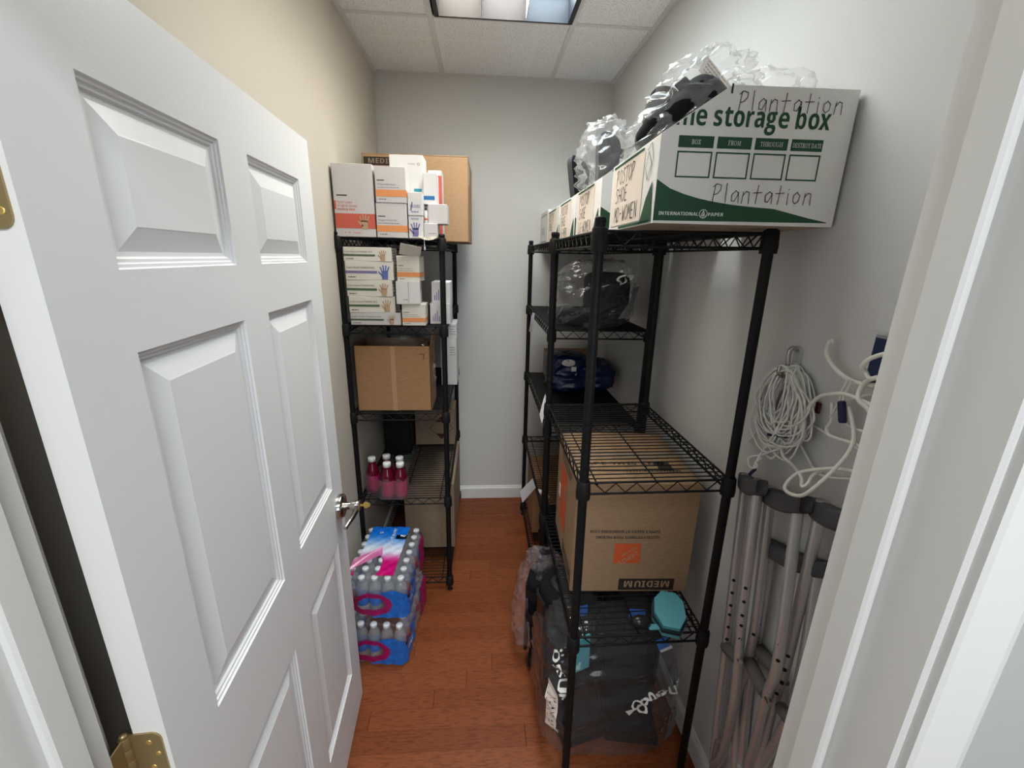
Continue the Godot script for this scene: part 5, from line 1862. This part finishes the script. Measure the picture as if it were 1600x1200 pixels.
# ---------------------------------------------------------------- crutches against the right wall
func crutch(label: String, a: Array, b: Array, joint: Vector3, foot: Vector3, grip: Array, holes: float, dark_leg: bool) -> void:
	var t := thing("crutch", label, "crutch", Vector3(), 0.0, "aluminium crutches leaning on the right wall")
	for p in [a, b]:
		var pts := [p[0] + (p[0] - p[1]).normalized() * 0.012]
		pts.append_array(p)
		pts.append(joint)
		var mb := MB.new()
		mb.tube(curve(pts, 6), 0.0124, 14)
		put("side_tube", mb.mesh(), M.alu, t)
		# adjustment holes on the side towards the doorway
		var dir: Vector3 = (p[1] - p[0]).normalized()
		for k in 6:
			var c: Vector3 = p[1] + dir * (holes + 0.042 * k)
			if k > 2:
				var d2: Vector3 = ((p[2] if p.size() > 2 else joint) - p[1]).normalized()
				c = p[1] + d2 * (0.042 * (k - 2.4))
			var to := (V3(0, 1.5, 0) - c)
			to = (to - dir * to.dot(dir)).normalized()
			var hb := MB.new()
			hb.lathe([Vector2(0.0046, 0), Vector2(0.0046, 0.0124), Vector2(0.0, 0.0124)], 10, Transform3D(Basis(dir, to, dir.cross(to)), c + to * 0.0006))
			put("hole", hb.mesh(), M.hole, t)
	# underarm pad: a rounded bar along the tube tops, saddle-shaped
	var d: Vector3 = (b[0] - a[0]).normalized()
	var down: Vector3 = ((a[1] - a[0]).normalized() + (b[1] - b[0]).normalized()).normalized()
	var side := d.cross(down).normalized()
	var mb := MB.new()
	var rows := []
	var l: float = a[0].distance_to(b[0]) + 0.065
	for j in 13:
		var f := j / 12.0
		var x: float = -0.0325 + l * f
		var e := pow(absf(2 * f - 1), 4.0)
		var w := 0.020 * (1.0 - 0.35 * e)
		var hh := 0.023 * (1.0 - 0.15 * e)
		var sag := 0.012 * (1.0 - pow(2 * f - 1, 2.0))
		var row := []
		for k in 16:
			var an := TAU * k / 16.0
			var c := cos(an)
			var s := sin(an)
			row.append(a[0] + d * x + side * signf(c) * pow(absf(c), 0.45) * w + down * (signf(s) * pow(absf(s), 0.45) * hh + sag - 0.016))
		rows.append(row)
	mb.surf(rows, true, true)
	mb.face(rows[0].duplicate(), -d)
	mb.face(rows[12].duplicate(), d)
	put("underarm_pad", mb.mesh(), M.pad_grey, t)
	# hand grip
	var g := MB.new()
	g.tube([grip[0], grip[0].lerp(grip[1], 0.1), grip[0].lerp(grip[1], 0.5), grip[0].lerp(grip[1], 0.9), grip[1]], [0.013, 0.0165, 0.0175, 0.0165, 0.013], 14)
	put("hand_grip", g.mesh(), M.grip_grey, t)
	var nut := MB.new()
	nut.tube([grip[1], grip[1] + (grip[1] - grip[0]).normalized() * 0.03], 0.006, 8)
	put("wing_nut", nut.mesh(), M.chrome, t)
	var leg := MB.new()
	leg.tube([joint + (joint - foot).normalized() * 0.10, joint, foot + (joint - foot).normalized() * 0.03], 0.0105, 12)
	put("lower_leg", leg.mesh(), M.bronze if dark_leg else M.alu, t)
	var tip := MB.new()
	tip.tube([foot + (joint - foot).normalized() * 0.05, foot + V3(0, 0.004, 0)], [0.014, 0.019], 14)
	put("rubber_tip", tip.mesh(), M.rubber, t)


func crutches() -> void:
	crutch("aluminium crutch nearest the wire rack, its grey pad seen end on", [V3(0.735, 1.136, -1.036), V3(0.742, 0.753, -1.007), V3(0.745, 0.248, -0.956)], [V3(0.690, 1.184, -0.921), V3(0.700, 0.825, -0.898), V3(0.712, 0.556, -0.877), V3(0.735, 0.290, -0.905)], V3(0.740, 0.190, -0.938), V3(0.735, 0.005, -0.930), [V3(0.745, 0.603, -1.000), V3(0.703, 0.687, -0.885)], -0.09, true)
	crutch("second aluminium crutch from the rack, its pad tangled in white cable", [V3(0.725, 1.163, -0.919), V3(0.735, 0.771, -0.887), V3(0.745, 0.529, -0.905), V3(0.748, 0.402, -0.885)], [V3(0.695, 1.216, -0.793), V3(0.700, 0.835, -0.754), V3(0.710, 0.693, -0.771), V3(0.735, 0.401, -0.801)], V3(0.748, 0.230, -0.842), V3(0.745, 0.005, -0.835), [V3(0.738, 0.680, -0.889), V3(0.705, 0.703, -0.771)], -0.09, false)
	crutch("aluminium crutch half hidden by the door frame, with a reddish lower tube", [V3(0.725, 1.218, -0.767), V3(0.735, 0.819, -0.767), V3(0.740, 0.658, -0.780), V3(0.745, 0.398, -0.780)], [V3(0.690, 1.262, -0.657), V3(0.700, 0.939, -0.664), V3(0.720, 0.579, -0.687)], V3(0.742, 0.210, -0.745), V3(0.740, 0.005, -0.740), [V3(0.738, 0.681, -0.755), V3(0.714, 0.725, -0.675)], -0.02, true)
	crutch("shorter aluminium crutch standing behind the others, its grey pad lower against the wall", [V3(0.752, 1.012, -0.912), V3(0.756, 0.769, -0.898), V3(0.758, 0.585, -0.890), V3(0.758, 0.338, -0.852)], [V3(0.745, 1.077, -0.756), V3(0.748, 0.719, -0.733), V3(0.755, 0.368, -0.794)], V3(0.757, 0.200, -0.815), V3(0.752, 0.005, -0.810), [V3(0.755, 0.718, -0.894), V3(0.746, 0.744, -0.788)], -0.03, false)


# ---------------------------------------------------------------- cords and hooks on the right wall
func cord(pts: Array, r: float, x: float, bulge := 0.0) -> Array:
	var out := []
	for i in pts.size():
		out.append(pts[i] if pts[i] is Vector3 else V3(x + bulge * sin(i * 1.9), pts[i][0], pts[i][1]))
	return [curve(out, 6), r * 1.1]


func cord_thing(label: String, runs: Array, m: Material, called := "white_cable") -> Node3D:
	var t := thing(called, label, "cable", Vector3(), 0.0, "white cables on the right wall")
	for r in runs:
		var mb := MB.new()
		mb.tube(r[0], r[1], 8)
		put("cable_run", mb.mesh(), m, t)
	return t


func cords() -> void:
	# clear adhesive hook
	var h := thing("wall_hook", "clear plastic wall hook holding the tangled white cord", "hook", V3(0.7725, 1.50, -0.985))
	put("plate", one_box(V3(-0.003, 0.0, 0), V3(0.006, 0.075, 0.026), 0.003), M.clear_hook, h)
	var hk := MB.new()
	hk.tube(curve([V3(-0.005, 0.03, 0), V3(-0.018, 0.038, 0), V3(-0.026, 0.025, 0), V3(-0.022, -0.02, 0), V3(-0.03, -0.034, 0), V3(-0.042, -0.024, 0), V3(-0.042, -0.008, 0)], 5), 0.005, 10)
	put("hook", hk.mesh(), M.chrome, h)
	# tangled coil
	var coil := thing("cord_coil", "tangled bundle of thin white cord hanging from the clear wall hook", "cord")
	var r2 := RandomNumberGenerator.new()
	r2.seed = 4
	for k in 40:
		var f := r2.randf()
		var cz := -0.972 + r2.randf_range(-0.012, 0.012)
		var wz := r2.randf_range(0.03, 0.105)
		var ht := r2.randf_range(0.13, 0.215)
		var x := lerpf(0.742, 0.768, f)
		var skew := r2.randf_range(-0.045, 0.04)
		var loop := []
		for n in 9:
			var a := TAU * n / 9.0
			var y := 1.488 - ht * (0.5 - 0.5 * cos(a))
			var spread := pow(sin(a * 0.5), 0.7)
			loop.append(V3(clampf(x + r2.randf_range(-0.008, 0.008) - 0.016 * spread, 0.725, 0.769), y + r2.randf_range(-0.012, 0.012), cz + wz * sin(a) * (0.35 + 0.65 * spread) + skew * (0.5 - 0.5 * cos(a)) + r2.randf_range(-0.014, 0.014) * spread))
		var mb := MB.new()
		mb.tube(curve(loop, 5, true), 0.0023, 6, true)
		put("cord_loop", mb.mesh(), M.cord_thin, coil)
	cord_thing("thick white cable end curling up from the blue bracket towards the hook", [cord([[1.576, -0.872], [1.572, -0.877], [1.548, -0.879], [1.525, -0.854], [1.510, -0.816], [1.508, -0.775], [1.517, -0.721], [1.50, -0.66]], 0.0042, 0.752)], M.cord)
	cord_thing("white cable looping round the dark blue bracket beside the door frame", [cord([[1.581, -0.700], [1.581, -0.727], [1.565, -0.753], [1.546, -0.765], [1.534, -0.764], [1.527, -0.747], [1.535, -0.727], [1.519, -0.757], [1.498, -0.765], [1.482, -0.753], [1.469, -0.735], [1.44, -0.70]], 0.0040, 0.738, 0.006)], M.cord)
	cord_thing("white cable running from the wall hook's right edge into a small loop below the coil", [cord([[1.478, -0.72], [1.481, -0.791], [1.467, -0.837], [1.452, -0.862], [1.424, -0.881], [1.378, -0.892], [1.339, -0.926], [1.313, -0.951], [1.278, -0.948], [1.253, -0.965], [1.258, -0.990], [1.280, -1.002], [1.304, -0.980]], 0.0036, 0.742)], M.cord)
	cord_thing("long white cable making a wide loop over the second crutch's grey pad", [
		cord([V3(0.752, 1.454, -0.792), V3(0.750, 1.432, -0.775), V3(0.745, 1.399, -0.755), V3(0.730, 1.370, -0.745), V3(0.710, 1.342, -0.742), V3(0.690, 1.324, -0.737), V3(0.672, 1.295, -0.742), V3(0.666, 1.270, -0.759), V3(0.666, 1.256, -0.791), V3(0.672, 1.257, -0.816), V3(0.690, 1.276, -0.824), V3(0.700, 1.299, -0.808), V3(0.720, 1.331, -0.760), V3(0.740, 1.342, -0.723)], 0.0036, 0.728)], M.cord)
	cord_thing("white cable hanging below the coil in a bent hairpin", [cord([V3(0.745, 1.309, -0.945), V3(0.735, 1.284, -0.921), V3(0.720, 1.285, -0.862), V3(0.690, 1.291, -0.798), V3(0.672, 1.285, -0.770), V3(0.680, 1.294, -0.766), V3(0.700, 1.304, -0.781), V3(0.730, 1.309, -0.793)], 0.0034, 0.732)], M.cord)
	cord_thing("thin white twin wires rising to the thick cable end", [cord([[1.511, -0.798], [1.484, -0.806], [1.458, -0.807], [1.42, -0.82]], 0.0018, 0.742), cord([[1.512, -0.790], [1.485, -0.798], [1.460, -0.801]], 0.0018, 0.744)], M.cord_thin)
	cord_thing("thin white cable in an open bow under the thick cable end", [cord([[1.495, -0.700], [1.493, -0.749], [1.478, -0.782], [1.459, -0.806], [1.435, -0.810], [1.417, -0.792], [1.415, -0.762], [1.424, -0.728], [1.43, -0.69]], 0.0026, 0.758)], M.cord)
	cord_thing("white cable bending round in a hook above the loops by the door frame", [cord([[1.449, -0.832], [1.414, -0.822], [1.393, -0.830], [1.381, -0.823], [1.381, -0.803], [1.387, -0.763], [1.389, -0.733], [1.39, -0.69]], 0.0034, 0.75)], M.cord)
	cord_thing("thin white wires sagging from the coil to the right", [cord([[1.378, -0.892], [1.376, -0.857], [1.373, -0.828], [1.377, -0.811], [1.377, -0.785], [1.376, -0.744], [1.37, -0.70]], 0.0020, 0.762), cord([[1.338, -0.937], [1.300, -0.881], [1.279, -0.844], [1.285, -0.805], [1.314, -0.742], [1.32, -0.70]], 0.0024, 0.763)], M.cord_thin)
	cord_thing("thin white lead running down to the pad of the crutch nearest the rack", [cord([V3(0.745, 1.335, -0.945), V3(0.740, 1.307, -0.966), V3(0.730, 1.266, -0.986), V3(0.712, 1.230, -0.980), V3(0.708, 1.217, -0.978)], 0.0022, 0.745), cord([V3(0.745, 1.291, -0.947), V3(0.730, 1.256, -0.983), V3(0.720, 1.233, -1.016), V3(0.715, 1.219, -1.013), V3(0.708, 1.216, -0.986), V3(0.708, 1.230, -0.965), V3(0.712, 1.236, -0.979), V3(0.720, 1.252, -0.972)], 0.0024, 0.738), cord([[1.330, -1.040], [1.316, -1.057], [1.268, -1.081], [1.238, -1.104]], 0.0020, 0.765)], M.cord_thin)
	var clip := thing("cable_clip", "dark blue strap clip gripping the white cable below the twin wires", "clip", V3(0.741, 1.443, -0.792))
	clip.rotation = V3(-0.35, 0, 0)
	put("strap", one_box(V3(0, 0, 0), V3(0.014, 0.046, 0.013), 0.003), M.strap_blue, clip)
	var clip2 := thing("cable_clip", "dark strap end crossing the bottom of the tangled white cord", "clip", V3(0.73, 1.325, -0.945))
	clip2.rotation = V3(1.25, 0, 0)
	put("strap", one_box(V3(0, 0, 0), V3(0.005, 0.075, 0.007), 0.0015), M.strap_blue, clip2)
	var clip3 := thing("cable_clip", "dark blue tie on the pad of the crutch nearest the rack", "clip", V3(0.712, 1.205, -0.985))
	clip3.rotation = V3(0.6, 0, 0)
	put("strap", one_box(V3(0, 0, 0), V3(0.006, 0.035, 0.008), 0.0015), M.strap_blue, clip3)
	single("red_tab", one_box(V3(0, 0, 0), V3(0.006, 0.026, 0.014), 0.002), M.red_tab, "small dark red tab on the wall at the right edge of the tangled cord", "tab", V3(0.7695, 1.418, -0.888))
	# blue bracket
	var b := thing("wall_bracket", "dark blue wall bracket with a clear lip, half hidden by the door frame", "bracket", V3(0.7725, 1.557, -0.748))
	put("back_plate", one_box(V3(-0.003, 0, 0), V3(0.006, 0.098, 0.08), 0.002), M.navy_bracket, b)
	put("clear_lip", one_box(V3(-0.012, 0.052, 0.0), V3(0.024, 0.012, 0.078), 0.002), M.clear_hook, b)
